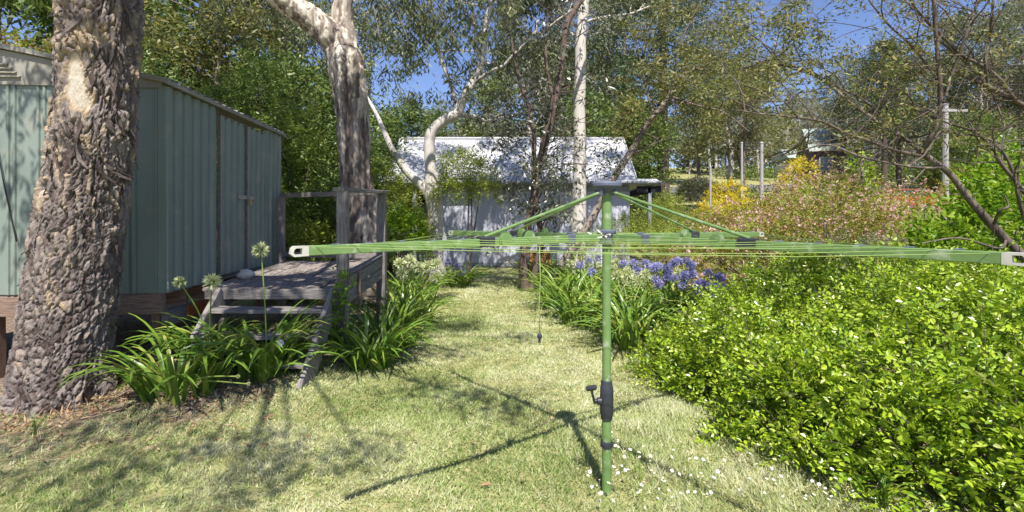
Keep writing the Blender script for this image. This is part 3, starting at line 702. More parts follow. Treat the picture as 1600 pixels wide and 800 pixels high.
# ================================================================== HOUSE across the lawn
def build_house():
    t = thing('white_house', 'low white clad house with pale corrugated roof at the end of the lawn', 'house', (0, 17.6, 0))
    q = Vector((0, 0, 1)); WY, zb, zt = 17.6, .17, 2.80
    # wall cladding sheets
    w = .92; pr = [(0, 0)]
    for k in range(6):
        u = .06 + k * .1535; pr += [(u, 0), (u + .008, -.010), (u + .020, -.010), (u + .028, 0)]
    pr += [(w, 0)]
    m = MB(); m.sheet((0, 0, 0), (1, 0, 0), q, (0, -1, 0), w, zt - zb, pr, .02); me = m.mesh('wall_sheet', M_HWALL)
    for k in range(7):
        link('wall_sheet', me, t, (-2.45 + k * .925, 0, zb))
    # gable end and left return walls
    m = MB(); V = [(4.02, 17.62, zb), (4.02, 21.4, zb), (4.02, 21.4, 2.9), (4.02, 19.5, 4.62), (4.02, 17.62, 2.98)]; V2 = [(x - .1, y, z) for x, y, z in V]
    m.add(V + V2, [(0, 1, 2, 3, 4), (9, 8, 7, 6, 5), (0, 5, 6, 1), (1, 6, 7, 2), (2, 7, 8, 3), (3, 8, 9, 4), (4, 9, 5, 0)]); m.build('gable_wall', M_HWALL, t)
    m = MB(); V = [(-4.0, 17.9, zb), (-4.0, 21.4, zb), (-4.0, 21.4, 2.9), (-4.0, 19.5, 4.62), (-4.0, 17.9, 3.2)]; V2 = [(x + .1, y, z) for x, y, z in V]
    m.add(V + V2, [(4, 3, 2, 1, 0), (5, 6, 7, 8, 9), (1, 6, 5, 0), (2, 7, 6, 1), (3, 8, 7, 2), (4, 9, 8, 3), (0, 5, 9, 4)]); m.build('gable_wall', M_HWALL, t)
    m = MB(); m.box((0, 21.4, 1.5), (8.0, .1, 2.7)); m.build('rear_wall', M_HWALL, t)
    m = MB(); m.box((-3.2, 18.6, 1.45), (1.5, .08, 2.6)); m.build('porch_back', M_DARK, t)  # back and side walls coloured near-black to paint in the porch's shade
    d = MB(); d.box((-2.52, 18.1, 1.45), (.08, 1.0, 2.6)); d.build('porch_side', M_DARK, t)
    m = MB(); m.box((-3.05, 18.53, 1.2), (.8, .05, 2.0)); dd = m.build('door', M_HTRIM, t)
    m = MB(); m.lathe((-2.75, 18.49, 1.2), [(.02, 0), (.035, .02), (.02, .05)], 10, 0, Matrix.Rotation(math.pi / 2, 3, 'X')); m.build('handle', M_STEEL, dd)
    m = MB(); m.box((-3.0, 17.9, .1), (2.0, 1.4, .12)); m.build('porch_floor', M_WOOD, t)
    m = MB(); m.box((-3.28, 17.35, .95), (.13, .13, 1.85)); m.box((-3.28, 17.35, 2.28), (.12, .12, .9)); m.build('porch_post', M_HTRIM, t)
    m = MB(); m.box((-3.17, 17.28, 1.42), (.17, .08, .32)); m.build('meter_box', M_WHITEPL, t)
    m = MB(); m.box((.5, 17.575, 2.70), (7.0, .05, .2)); m.build('wall_plate', M_HTRIM, t)
    # floor edge and stumps
    m = MB(); m.box((.75, 17.66, .10), (6.5, .12, .13)); m.build('floor_edge', M_HTRIM, t)
    for k in range(7):
        m = MB(); m.box((-2.3 + k, 17.75, -.02), (.14, .14, .28)); m.build('stump', M_POLE, t)
    # main roof sheets (corrugated), front slope and rear slope
    sw, cp = .762, .0762; pr = []
    for k in range(40): pr.append((k * cp / 4 + .0001, .010 * math.sin(2 * math.pi * k / 4)))
    pr.append((sw, 0))
    up = Vector((0, 19.5 - 17.48, 4.69 - 3.03)); L = up.length; nf = Vector((0, -up.z, up.y)).normalized()
    m = MB(); m.sheet((0, 0, 0), (1, 0, 0), up, nf, sw, L, pr, .006); me = m.mesh('roof_sheet', M_HROOF)
    for k in range(11):
        o = link('roof_sheet', me, t, (-4.2 + k * .764, 17.48 - 17.6, 3.03))
    upb = Vector((0, -2.02, 1.66)); m = MB(); m.sheet((0, 0, 0), (1, 0, 0), upb, Vector((0, 1.66, 2.02)).normalized(), 8.4, upb.length, [(0, 0), (8.4, 0)], .02); me = m.mesh('roof_sheet', M_HROOF)
    link('roof_sheet', me, t, (-4.2, 21.52 - 17.6, 3.03))
    m = MB(); m.tube([(-4.22, 19.5, 4.70), (4.22, 19.5, 4.70)], .06, 8); m.build('ridge_cap', M_HROOF, t, True)
    m = MB(); m.board((4.21, 17.45, 3.02), (4.21, 19.5, 4.69), .03, .16, (0, -.6, .7), n=2, jit=0); m.build('barge_board', M_HROOF, t)
    m = MB(); m.board((-4.21, 17.45, 3.02), (-4.21, 19.5, 4.69), .03, .16, (0, -.6, .7), n=2, jit=0); m.build('barge_board', M_HROOF, t)
    # veranda skirt roof: front strip and right side
    up = Vector((0, .33, .10)); nf = Vector((0, -.10, .33)).normalized(); m = MB(); m.sheet((0, 0, 0), (1, 0, 0), up, nf, sw, up.length, pr, .006); me = m.mesh('skirt_roof_sheet', M_HROOF)
    for k in range(12): link('skirt_roof_sheet', me, t, (-4.25 + k * .764, 17.18 - 17.6, 2.925))
    m = MB(); m.add([(4.26, 17.53, 3.04), (4.95, 17.19, 2.925), (4.95, 21.5, 2.87), (4.26, 21.5, 3.04), (4.26, 17.53, 3.02), (4.95, 17.19, 2.905), (4.95, 21.5, 2.85), (4.26, 21.5, 3.02)],
                    [(0, 1, 2, 3), (7, 6, 5, 4), (1, 0, 4, 5), (2, 1, 5, 6), (3, 2, 6, 7), (0, 3, 7, 4)]); m.build('veranda_roof', M_HROOF, t)
    g = MB(); g.board((-4.27, 17.16, 2.885), (4.99, 17.16, 2.885), .09, .085, n=10, jit=.002, ch=.02); g.board((4.985, 17.21, 2.87), (4.985, 21.5, 2.826), .09, .084, n=6, jit=.002, ch=.02); g.build('gutter', M_HTRIM, t)
    m = MB(); m.box((.35, 17.37, 2.82), (9.1, .36, .018)); m.build('soffit', M_HTRIM, t)
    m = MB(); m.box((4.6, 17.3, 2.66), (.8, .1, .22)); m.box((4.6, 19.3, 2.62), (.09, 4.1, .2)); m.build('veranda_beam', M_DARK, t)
    for y in (17.3, 21.2):
        m = MB(); m.box((4.62, y, 1.3), (.11, .11, 2.44)); m.build('veranda_post', M_HTRIM, t)
    m = MB(); m.box((4.5, 19.4, .1), (.95, 4.0, .12)); m.build('veranda_floor', M_WOOD, t)
    m = MB(); m.tube([(-.35, 17.2, 2.84), (-.35, 17.42, 2.66), (-.35, 17.52, 2.5)], .04, 8); m.build('downpipe', M_HTRIM, t, True)
build_house()

def build_crate():
    t = thing('orange_crate', 'small orange timber crate standing on the lawn before the house', 'crate', (PX(843, 16.2), 16.2, tz(.8, 16.2)))
    x, y, z = t.location
    for s in (-1, 1):
        for k in range(4): m = MB(); m.board((x - .33, y + s * .2, z + .09 + k * .15), (x + .33, y + s * .2, z + .09 + k * .15), .02, .13, n=2); m.build('slat', M_ORANGE, t)
        for k in range(4): m = MB(); m.board((x + s * .33, y - .18, z + .09 + k * .15), (x + s * .33, y + .18, z + .09 + k * .15), .02, .13, n=2); m.build('slat', M_ORANGE, t)
        for r in (-1, 1): m = MB(); m.board((x + s * .30, y + r * .175, z), (x + s * .30, y + r * .175, z + .62), .04, .03, (0, 1, 0), n=2); m.build('corner_post', M_ORANGE, t)
    m = MB(); m.box((x, y, z + .645), (.7, .44, .03)); m.build('lid', M_ORANGE, t)
build_crate()

# ================================================================== FEATURE TREES
def px_line(pts, Y, per=6):
    """pts: (px, py[, dY]) on the photograph's rays at depth Y + dY"""
    return catmull([P(p[0], p[1], Y + (p[2] if len(p) > 2 else 0)) for p in pts], per)
def px_rad(ws, Y, m):
    return np.interp(np.linspace(0, 1, m), np.linspace(0, 1, len(ws)), np.array(ws) / 2 / F_PX * Y)

def finish_tree(name, label, catg, wood, mats, loc, leaves=None, leafmat=None, rng=None, kind='dia', group=None):
    t = thing(name, label, catg, loc, group)
    link('trunk', wood.mesh('trunk', mats, loc), t)
    if leaves is not None:
        link('crown', leaf_mesh('crown', *leaves[:5], leafmat, rng, kind, leaves[5], loc), t)
    return t

def tree_flaky():
    rng = np.random.default_rng(21); Y = 4.8
    cl = [(97, 700, 186), (98, 665, 176), (100, 630, 170), (101, 560, 165), (108, 490, 157), (118, 410, 152), (129, 330, 146), (140, 260, 140), (149, 190, 136), (153, 110, 133), (156, 30, 136), (157, -60, 142)]
    pts = px_line([c[:2] for c in cl], Y, 40); rad = px_rad([c[2] for c in cl], Y, len(pts)) * .80; n = 240
    def disp(p, zz, q):
        z = p[:, 2]; lowm = 1 - sstep(.9, 1.9, z)
        fl = np.stack([fbm(p * np.array([3.4, 3.4, 2.2]), 3, 1), fbm(p * np.array([3.4, 3.4, 2.2]), 3, 2), .5 * fbm(p * 3, 3, 3)], 1)
        wp = p + .11 * fl + .010 * np.stack([fbm(p * 16, 2, 4), fbm(p * 16, 2, 5), fbm(p * 11, 2, 6)], 1)
        a1, a2, ida = worley(wp * np.array([17, 17, 3.0]), 31)          # long peeling plates above
        b1, b2, idb = worley(wp * np.array([21, 21, 8.5]), 41)           # chunky plates below
        pa, pb = sstep(.0, .16, a2 - a1), sstep(.0, .16, b2 - b1)
        c1, c2, idc = worley(wp * np.array([44, 44, 7]), 51); pc = sstep(.0, .2, c2 - c1)
        ridge = 1 - np.abs(fbm(wp * np.array([24, 24, 2.6]), 3, 61)) * 2.2
        crk = .022 * (1 - sstep(.0, .055, a2 - a1))
        ha = -crk + .038 * pa * (.3 + ida) * (.5 + .5 * ridge) + .016 * pc * (.3 + idc)
        hb = -.016 * (1 - sstep(.0, .06, b2 - b1)) + .022 * pb * (.3 + idb) + .010 * pc * (.3 + idc)
        ripple = .020 * fbm(p * np.array([7, 7, 2.0]), 4, 8) + .010 * fbm(p * np.array([50, 50, 24]), 3, 9)
        h = (1 - lowm) * ha + lowm * hb + ripple
        # smooth bare patch
        px = p[:, 0] / p[:, 1] * F_PX + HX; py = HY - (z - CAM_H) / p[:, 1] * F_PX
        wob = fbm(p * 11, 3, 14) * 9
        def patch(cx, cy, sx, sy): return np.exp(-(((px - cx + wob) / sx) ** 2 + ((py - cy + wob) / sy) ** 2) ** 2)
        bare = np.clip(1.2 * patch(113, 124, 18, 46) + .9 * patch(132, 160, 17, 18) + .8 * patch(84, 255, 5, 40) + .5 * patch(150, 60, 8, 22), 0, 1) * (p[:, 1] < Y)
        h = h * (1 - bare) + bare * .004
        flare = np.where(z < .5, (.5 - np.clip(z, -.3, .5)) * .10 * (np.sin(q * 5 + .7) * .8 + np.sin(q * 8)), 0)
        tone = .10 + (1 - lowm) * (.46 * ida + .22 * (idc - .5) + .12 * ridge + .04) + lowm * (.42 * idb + .22 * (idc - .5) + .05) + .12 * fbm(p * 3, 3, 5)
        tone = tone + (1 - lowm) * .20 * sstep(.15, .5, fbm(wp * np.array([9, 9, 1.6]), 3, 71))
        orange = sstep(.25, .5, fbm(p * np.array([4, 4, 3]), 3, 77)); tone = tone * (1 - orange) + orange * np.clip(tone + .28, 0, .8)
        tone = tone * (1 - bare) + bare * (.95 + .05 * fbm(p * 6, 3, 6))
        return h - .044 + .7 * flare, tone
    w = Wood(rng); w.tube(pts, rad, n, .5, disp)
    # above the picture: fork and limbs that carry the shading crown
    top = pts[-1]; tips = []
    for d, L, r in (((.5, -.62, .8), 3.6, .24), ((-.5, .3, 1), 3.0, .20), ((.3, .3, 1.1), 3.0, .18), ((.95, -.35, .75), 3.2, .17)):
        grow(w, rng, top - np.array([0, 0, .1]), d, L, r, 2, tips, .35, 4, 6, 9, .45)
    cl2 = list(tips)
    # foliage clumps whose shade dapples the lawn, the trunk and the shed front
    def over(gx, gy, z, gz=0): return np.array([gx + .1442 * .642 * (z - gz), gy - .642 * (z - gz), z])
    for gx, gy, z in ((-.55, 4.9, 5.6), (-1.05, 5.25, 5.7), (-.2, 4.6, 5.9), (-1.7, 3.55, 5.5), (-1.25, 3.75, 5.7), (-2.1, 3.95, 5.8), (-3.0, 3.6, 6.0), (-3.5, 3.3, 5.6), (-2.7, 3.2, 6.3), (-3.6, 4.1, 6.2), (-.9, 6.6, 6.6), (-.1, 7.4, 6.9), (-3.2, 4.4, 5.6), (-1.9, 3.2, 6.4), (-2.4, 3.75, 5.2), (-3.9, 3.7, 5.2)):
        cl2.append(over(gx, gy, z))
    for gx, gz in ((-4.9, 2.4), (-5.2, 1.7), (-4.8, 1.3), (-5.3, 2.9), (-3.9, 1.1), (-3.75, 1.35)): cl2.append(over(gx, 5.45, 5.6, gz))
    def clear_of_trunk(c):
        zh = c[2] - (4.35 - c[1]) / .642; xh = c[0] - .10 * (4.35 - c[1]); return not (abs(xh + 3.9) < .85 and 1.5 < zh < 4.2)
    cl2 = np.array([c for c in cl2 if c[2] > 4.2 and clear_of_trunk(c)])
    base = np.array([-2.6, 2.6, 6.2])
    for c in cl2[-22:]:
        w.tube(catmull([base + (c - base) * .1, (base + c) / 2 + np.array([0, 0, .25]), c], 4), np.linspace(.035, .008, 9), 5, .45)
    w.tube(catmull([top, (top + base) / 2 + np.array([0, 0, .3]), base], 5), np.linspace(.18, .06, 11), 8, .45)
    lv = hanging(rng, cl2, .42, 190, .13, .034, .75)
    loc = (float(pts[1][0]), Y, 0)
    t = finish_tree('gum_tree', 'massive gum trunk with grey flaking bark left of the deck before the shed', 'tree', w, M_BARK_A, loc, lv, M_GUM, rng)
    # peeling bark curls, each its own piece
    kinds = []
    for k in range(8):
        m = 7; s = np.linspace(0, 1, m); L, wd = 1.0, rng.uniform(.10, .22); V = []; sw = rng.normal(0, .16)
        cv = rng.uniform(.12, .5)
        for side in (-1, 0, 1):
            for i in range(m):
                ww = wd * (np.sin(np.pi * min(1, .12 + s[i] * .95)) ** .6) * (1 + .25 * math.sin(7 * s[i] + k))
                V.append((side * ww * .5 + sw * math.sin(3.2 * s[i] + k) - sw * math.sin(k), cv * s[i] ** 2.0 * .5 + (.10 * wd if side == 0 else rng.uniform(-.04, .06)), -L * s[i]))
        F = [[a * m + i, a * m + i + 1, (a + 1) * m + i + 1, (a + 1) * m + i] for a in (0, 1) for i in range(m - 1)]
        tn = np.full(len(V), rng.uniform(.08, .56)) + rng.normal(0, .04, len(V)); T = [[f[0], f[1], f[2]] for f in F] + [[f[0], f[2], f[3]] for f in F]
        kinds.append(np_mesh('bark_flake', np.array(V), np.array(T), M_BARK_A, attrs={'tone': tn}, smooth=False))
    for i in range(230):
        f = rng.uniform(.06, .93) ** .8; k = int(f * (len(pts) - 1)); p = pts[k]; R = rad[k]
        th = rng.uniform(-.15, math.pi + .15) if rng.uniform() < .82 else rng.uniform(0, 6.28)
        nrm = np.array([math.cos(th), -math.sin(th), 0]); q = p + nrm * (R * .958)
        px, py = q[0] / q[1] * F_PX + HX, HY - (q[2] - CAM_H) / q[1] * F_PX
        if abs(px - 115) < 26 and 70 < py < 185: continue
        o = bpy.data.objects.new('bark_flake', kinds[i % 8]); COL.objects.link(o); o.parent = t
        tilt = .9 * float(fbm(np.array([q * 2.6]), 2, 88)[0]) * 1.6 + rng.normal(0, .15); s = rng.uniform(.10, .26) * (.36 if q[2] < 1.3 else 1.0)
        X = np.array([-nrm[1], nrm[0], 0]); M = Matrix(((X[0], nrm[0], 0), (X[1], nrm[1], 0), (X[2], nrm[2], 1))).to_4x4() @ Matrix.Rotation(tilt, 4, 'Y') @ Matrix.Scale(s, 4)
        M.translation = Vector(q) - Vector(loc); o.matrix_local = M
tree_flaky()

def strip_disp(amp=.02, sx=9., sz=.9, seed=60, lo=.08, hi=.75, pale=.0):
    def disp(p, zz, q):
        wp = p + .035 * np.stack([fbm(p * 3, 2, seed), fbm(p * 3, 2, seed + 1), p[:, 2] * 0], 1)
        a1, a2, ida = worley(wp * np.array([sx, sx, sz]), seed); b1, b2, idb = worley(wp * np.array([sx * 2.3, sx * 2.3, sz * 2]), seed + 9)
        h = amp * sstep(.0, .35, a2 - a1) * (.4 + ida) + amp * .5 * sstep(0, .3, b2 - b1)
        tone = lo + (hi - lo) * (.65 * ida + .35 * idb) + .08 * fbm(p * np.array([4, 4, .8]), 3, seed + 3) + pale
        return h - amp * .7, tone
    return disp

def smooth_disp(amp=.012, seed=80, base=.75):
    def disp(p, zz, q):
        h = amp * fbm(p * np.array([4, 4, 2]), 3, seed)
        a1, a2, ida = worley((p + .1 * fbm(p * 3, 2, seed)[:, None]) * np.array([5, 5, 1.4]), seed)
        stain = .7 * sstep(.2, .6, fbm(p * np.array([5, 5, .9]), 4, seed + 5))
        tone = base + .22 * (ida - .5) - .5 * stain
        return h + .004 * (ida > .5), tone
    return disp

def tree_stringy():
    rng = np.random.default_rng(31); Y = 10.0; w = Wood(rng)
    low = [(578, 470, 60), (575, 420, 54), (569, 370, 50), (560, 310, 48), (554, 250, 46), (551, 190, 46), (547, 140, 50), (540, 100, 55), (530, 72, 52), (513, 53, 44), (490, 33, 40), (462, 14, 38), (438, -6, 36), (405, -40, 32), (360, -110, 20)]
    dep = [0] * 8 + [0, -.1, -.2, -.35, -.5, -.7, -.9]
    pts = px_line([(c[0], c[1], d) for c, d in zip(low, dep)], Y, 14); pl = pts
    sd = strip_disp(.040, 12, 1.1, 60, -.08, .92)
    def both(p, zz, q):
        h, tn = sd(p, zz, q); up_ = sstep(3.6, 4.9, p[:, 2]); return h * (1 - .45 * up_), tn + .16 * up_ + .15 * up_ * (tn > .45)
    w.tube(pts, px_rad([c[2] for c in low], Y, len(pts)), 72, .5, both)
    rt = [(538, 90, 0), (538, 55, .1), (535, 25, .1), (537, -5, .1), (545, -60, .2), (560, -150, .4)]
    pr = px_line(rt, Y, 12); w.tube(pr, px_rad([46, 38, 31, 28, 24, 14], Y, len(pr)), 40, .6, strip_disp(.022, 10, 1.2, 69, .0, 1.0, .12))
    tips = []
    for p0, d in ((pl[-1], (-.6, -.1, .6)), (pl[-14], (-.5, .6, .6)), (pr[-1], (.2, .1, 1)), (pr[-10], (.7, .4, .6)), (pr[-18], (.6, -.5, .7))):
        grow(w, rng, p0, d, 3.2, .1, 2, tips, .2, 4, 6, 7, .5)
    lv = hanging(rng, np.array(tips), .42, 60, .17, .036, .8)
    # hanging sprays that come into the top of the picture
    c = np.array([P(rng.uniform(580, 800), rng.uniform(-20, 95) - abs(rng.normal(0, 20)), Y + rng.uniform(-.8, 1.5)) for _ in range(44)] + [P(rng.uniform(330, 520), rng.uniform(-40, 60), Y + rng.uniform(0, 2)) for _ in range(18)])
    for q in c[::2]:
        w.tube(catmull([pr[-12] * .4 + q * .6 + np.array([0, 0, .6]), q + np.array([0, 0, .25]), q], 4), np.linspace(.012, .004, 9), 4, .4)
    lv = cat(lv, hanging(rng, c, .30, 62, .17, .036, .8))
    finish_tree('stringybark_tree', 'stout forked tree with brown stringy bark behind the deck railing', 'tree', w, M_BARK_B, (float(pts[0][0]), Y, 0), lv, M_GUM, rng)
tree_stringy()

def tree_white_fork():
    rng = np.random.default_rng(33); Y = 14.0; w = Wood(rng); tips = []
    def limb(c, ws, n=14, base=.78, per=8):
        p = px_line(c, Y, per); w.tube(p, px_rad(ws, Y, len(p)), n, .7, smooth_disp(.012, 80, base)); return p
    limb([(684, 442), (681, 410), (679, 375), (681, 340), (677, 303), (674, 270)], [34, 27, 24, 24, 27, 20], 28)
    a = limb([(675, 310), (655, 287), (632, 263), (612, 232), (600, 205), (588, 178, .3), (572, 150, .6)], [17, 15, 13, 10, 8, 6, 4])
    b = limb([(675, 285), (672, 250), (671, 222), (677, 203), (696, 187), (714, 178), (722, 158), (738, 130), (750, 105), (756, 70), (759, 35), (768, 0), (782, -45, .3), (800, -110, .6)], [18, 17, 17, 17, 17, 16, 14, 12, 11, 10, 10, 9, 7, 4], 20)
    c1 = limb([(716, 178), (740, 183, .2), (762, 189, .4), (784, 184, .6), (802, 181, .8)], [9, 8, 6, 5, 3], 8)
    c2 = limb([(740, 130), (765, 112, -.2), (786, 103, -.3), (800, 88, -.4), (830, 60, -.6)], [7, 6, 5, 4, 3], 8)
    c3 = limb([(712, 160), (703, 128, .4), (690, 95, .6), (680, 55, .7), (674, 10, .8), (670, -50, 1)], [6, 6, 5, 5, 4, 3], 8, .45)
    c4 = limb([(752, 100), (744, 70, -.2), (742, 40, -.3), (735, 0, -.5)], [6, 5, 4, 3], 8)
    for p0, d in ((a[-1], (-.6, .2, .5)), (b[-1], (.2, 0, 1)), (b[-12], (.6, .3, .5)), (b[-20], (-.6, .3, .5)), (c1[-1], (1, .1, .2)), (c2[-1], (.8, -.2, .4)), (c3[-1], (-.1, .1, 1)), (c3[-14], (-.6, .2, .5)), (c4[-1], (-.4, -.3, 1)), (c1[-10], (.4, .5, .5)), (c3[-22], (.5, .4, .4))):
        grow(w, rng, p0, d, 1.9, .035, 2, tips, .12, 3, 5, 6, .55, .3)
    lv = hanging(rng, np.array(tips), .34, 48, .19, .042, .8)
    c = np.array([P(rng.uniform(600, 830), rng.uniform(-10, 165), Y + rng.uniform(-.8, 1.4)) for _ in range(64)])
    lv = cat(lv, hanging(rng, c, .32, 42, .19, .042, .8))
    finish_tree('white_gum_tree', 'forked gum with smooth white bark standing left before the white house', 'tree', w, M_BARK_W, (PX(682, Y), Y, 0), lv, M_GUM, rng)
tree_white_fork()

def tree_white_straight():
    rng = np.random.default_rng(34); Y = 13.6; w = Wood(rng); tips = []
    c = [(903, 450, 30), (903, 420, 26), (904, 370, 24), (905, 300, 21), (906, 230, 19), (905, 170, 18), (907, 110, 18), (907, 60, 17), (912, 10, 16), (920, -60, 14), (930, -140, 9)]
    p = px_line([q[:2] for q in c], Y, 10); w.tube(p, px_rad([q[2] for q in c], Y, len(p)), 26, .7, smooth_disp(.012, 84, .82))
    for i, d, L in ((-1, (.2, 0, 1), 2.4), (-14, (.8, .2, .5), 2.2), (-20, (-.8, .2, .5), 2.0), (-26, (.9, -.2, .3), 2.0), (-32, (-.4, .8, .4), 1.8)):
        grow(w, rng, p[i], d, L, .045, 2, tips, .15, 4, 6, 6, .6, .28)
    s = px_line([(905, 240), (925, 228, -.2), (950, 235, -.3), (975, 262, -.4)], Y, 6); w.tube(s, np.linspace(.02, .005, len(s)), 5, .4)
    lv = hanging(rng, np.array(tips), .34, 44, .19, .042, .8)
    finish_tree('white_gum_tree', 'tall straight pale gum trunk right of the dark thin stems, before the house', 'tree', w, M_BARK_W, (PX(903, Y), Y, 0), lv, M_GUM, rng)
tree_white_straight()

def tree_dark_stems():
    rng = np.random.default_rng(35); Y = 12.0; w = Wood(rng); tips = []
    def stem(c, ws, n=14, tone=.4):
        p = px_line(c, Y, 9); w.tube(p, px_rad(ws, Y, len(p)), n, tone, strip_disp(.010, 9, 1.4, 90, .15, .75)); return p
    a = stem([(822, 470), (820, 445), (818, 400), (826, 345), (838, 290), (850, 235), (866, 160), (879, 90), (884, 45), (900, 12), (925, -25, .2), (950, -90, .4)], [15, 14, 13, 12, 11, 11, 10, 9, 9, 9, 7, 4], 18)
    b = stem([(830, 470), (832, 445), (840, 408), (845, 375), (840, 325), (834, 285), (834, 215), (826, 165, .2), (812, 128, .3), (800, 70, .4), (795, 10, .5), (790, -60, .6)], [12, 11, 10, 9, 8, 8, 7, 6, 5, 4, 4, 3], 12, .55)
    e = stem([(836, 270), (850, 215, -.3), (862, 160, -.4), (853, 90, -.5), (856, 20, -.6)], [7, 6, 5, 4, 3], 8)
    for i in range(6, len(a), 5): grow(w, rng, a[i], (rng.normal(), rng.normal() * .6, .5), 1.2, .016, 1, tips, .1, 3, 4, 5, .4, .3)
    for i in range(22, len(b), 4): grow(w, rng, b[i], (rng.normal(), rng.normal() * .6, .5), 1.1, .014, 1, tips, .1, 3, 4, 5, .45, .3)
    for i in range(4, len(e), 5): grow(w, rng, e[i], (rng.normal(), -.3, .5), 1.0, .012, 1, tips, .1, 3, 4, 5, .45, .3)
    clear = lambda t: not 888 < t[0] / t[1] * F_PX + HX < 926
    tp = np.array([t for t in tips if (t[2] > 1.75 or rng.uniform() < .3) and clear(t)])
    c = np.array([P(rng.normal(838, 34), rng.uniform(150, 330), Y + rng.normal(-.2, .5)) for _ in range(44)] + [P(rng.normal(845, 32), rng.uniform(330, 372), Y + rng.normal(-.1, .4)) for _ in range(9)] + [P(rng.normal(955, 24), rng.uniform(215, 275), Y + rng.normal(.4, .5)) for _ in range(16)])
    for q in c[::2]:
        s = a[np.argmin(np.abs(a[:, 2] - q[2]))]
        w.tube(catmull([s, (s + q) / 2 + np.array([0, 0, .15]), q], 3), np.linspace(.010, .004, 7), 4, .4)
    lv = cat(hanging(rng, tp, .34, 20, .13, .042, .6), hanging(rng, c, .26, 17, .125, .045, .55))
    finish_tree('dark_stemmed_tree', 'thin dark multi stemmed tree with glossy dark leaves before the house wall', 'tree', w, M_BARK_D, (PX(825, Y), Y, 0), lv, M_DARKLEAF, rng)
tree_dark_stems()

def tree_wattle():
    rng = np.random.default_rng(36); Y = 12.3; w = Wood(rng); tips = []
    c = [(834, 472, 14), (843, 458, 13), (862, 432, 12), (888, 398, 12), (925, 342, 11), (952, 290, 11), (985, 238, 10), (1010, 197, 9), (1040, 158, 7), (1062, 122, 6), (1095, 105, 4), (1130, 92, 3)]
    p = px_line([q[:2] for q in c], Y, 8); w.tube(p, px_rad([q[2] for q in c], Y, len(p)), 14, .5, strip_disp(.008, 9, 1.4, 95, .35, .95))
    for c2 in ([(985, 240), (1010, 232, -.2), (1030, 215, -.3)], [(1022, 180), (1010, 140, .3), (1000, 90, .5), (990, 40, .6)], [(1045, 150), (1090, 165, -.4), (1130, 175, -.6), (1170, 205, -.8)], [(1055, 128), (1060, 80, -.2), (1080, 30, -.3), (1110, -20, -.4)], [(1085, 108), (1140, 110, -.5), (1190, 105, -.8)]):
        q = px_line(c2, Y, 6); w.tube(q, np.linspace(.035, .008, len(q)), 6, .5)
        for i in range(3, len(q), 4): grow(w, rng, q[i], (rng.normal(), rng.normal() * .7, .3), .9, .012, 1, tips, .05, 3, 4, 4, .5, .3)
    for i in range(60, len(p), 5): grow(w, rng, p[i], (rng.normal(), rng.normal() * .7, .4), 1.2, .014, 1, tips, .05, 3, 4, 4, .5, .3)
    c = np.array([P(rng.uniform(965, 1180), rng.uniform(0, 250), Y + rng.normal(0, .7)) for _ in range(66)])
    lv = cat(hanging(rng, np.array(tips), .27, 46, .11, .030, .3), hanging(rng, c, .28, 62, .11, .030, .3, .5))
    finish_tree('wattle_tree', 'leaning slender tree with brownish olive foliage rising right from the dark stems', 'tree', w, M_TWIG, (PX(840, Y), Y, 0), lv, M_OLIVE, rng)
tree_wattle()

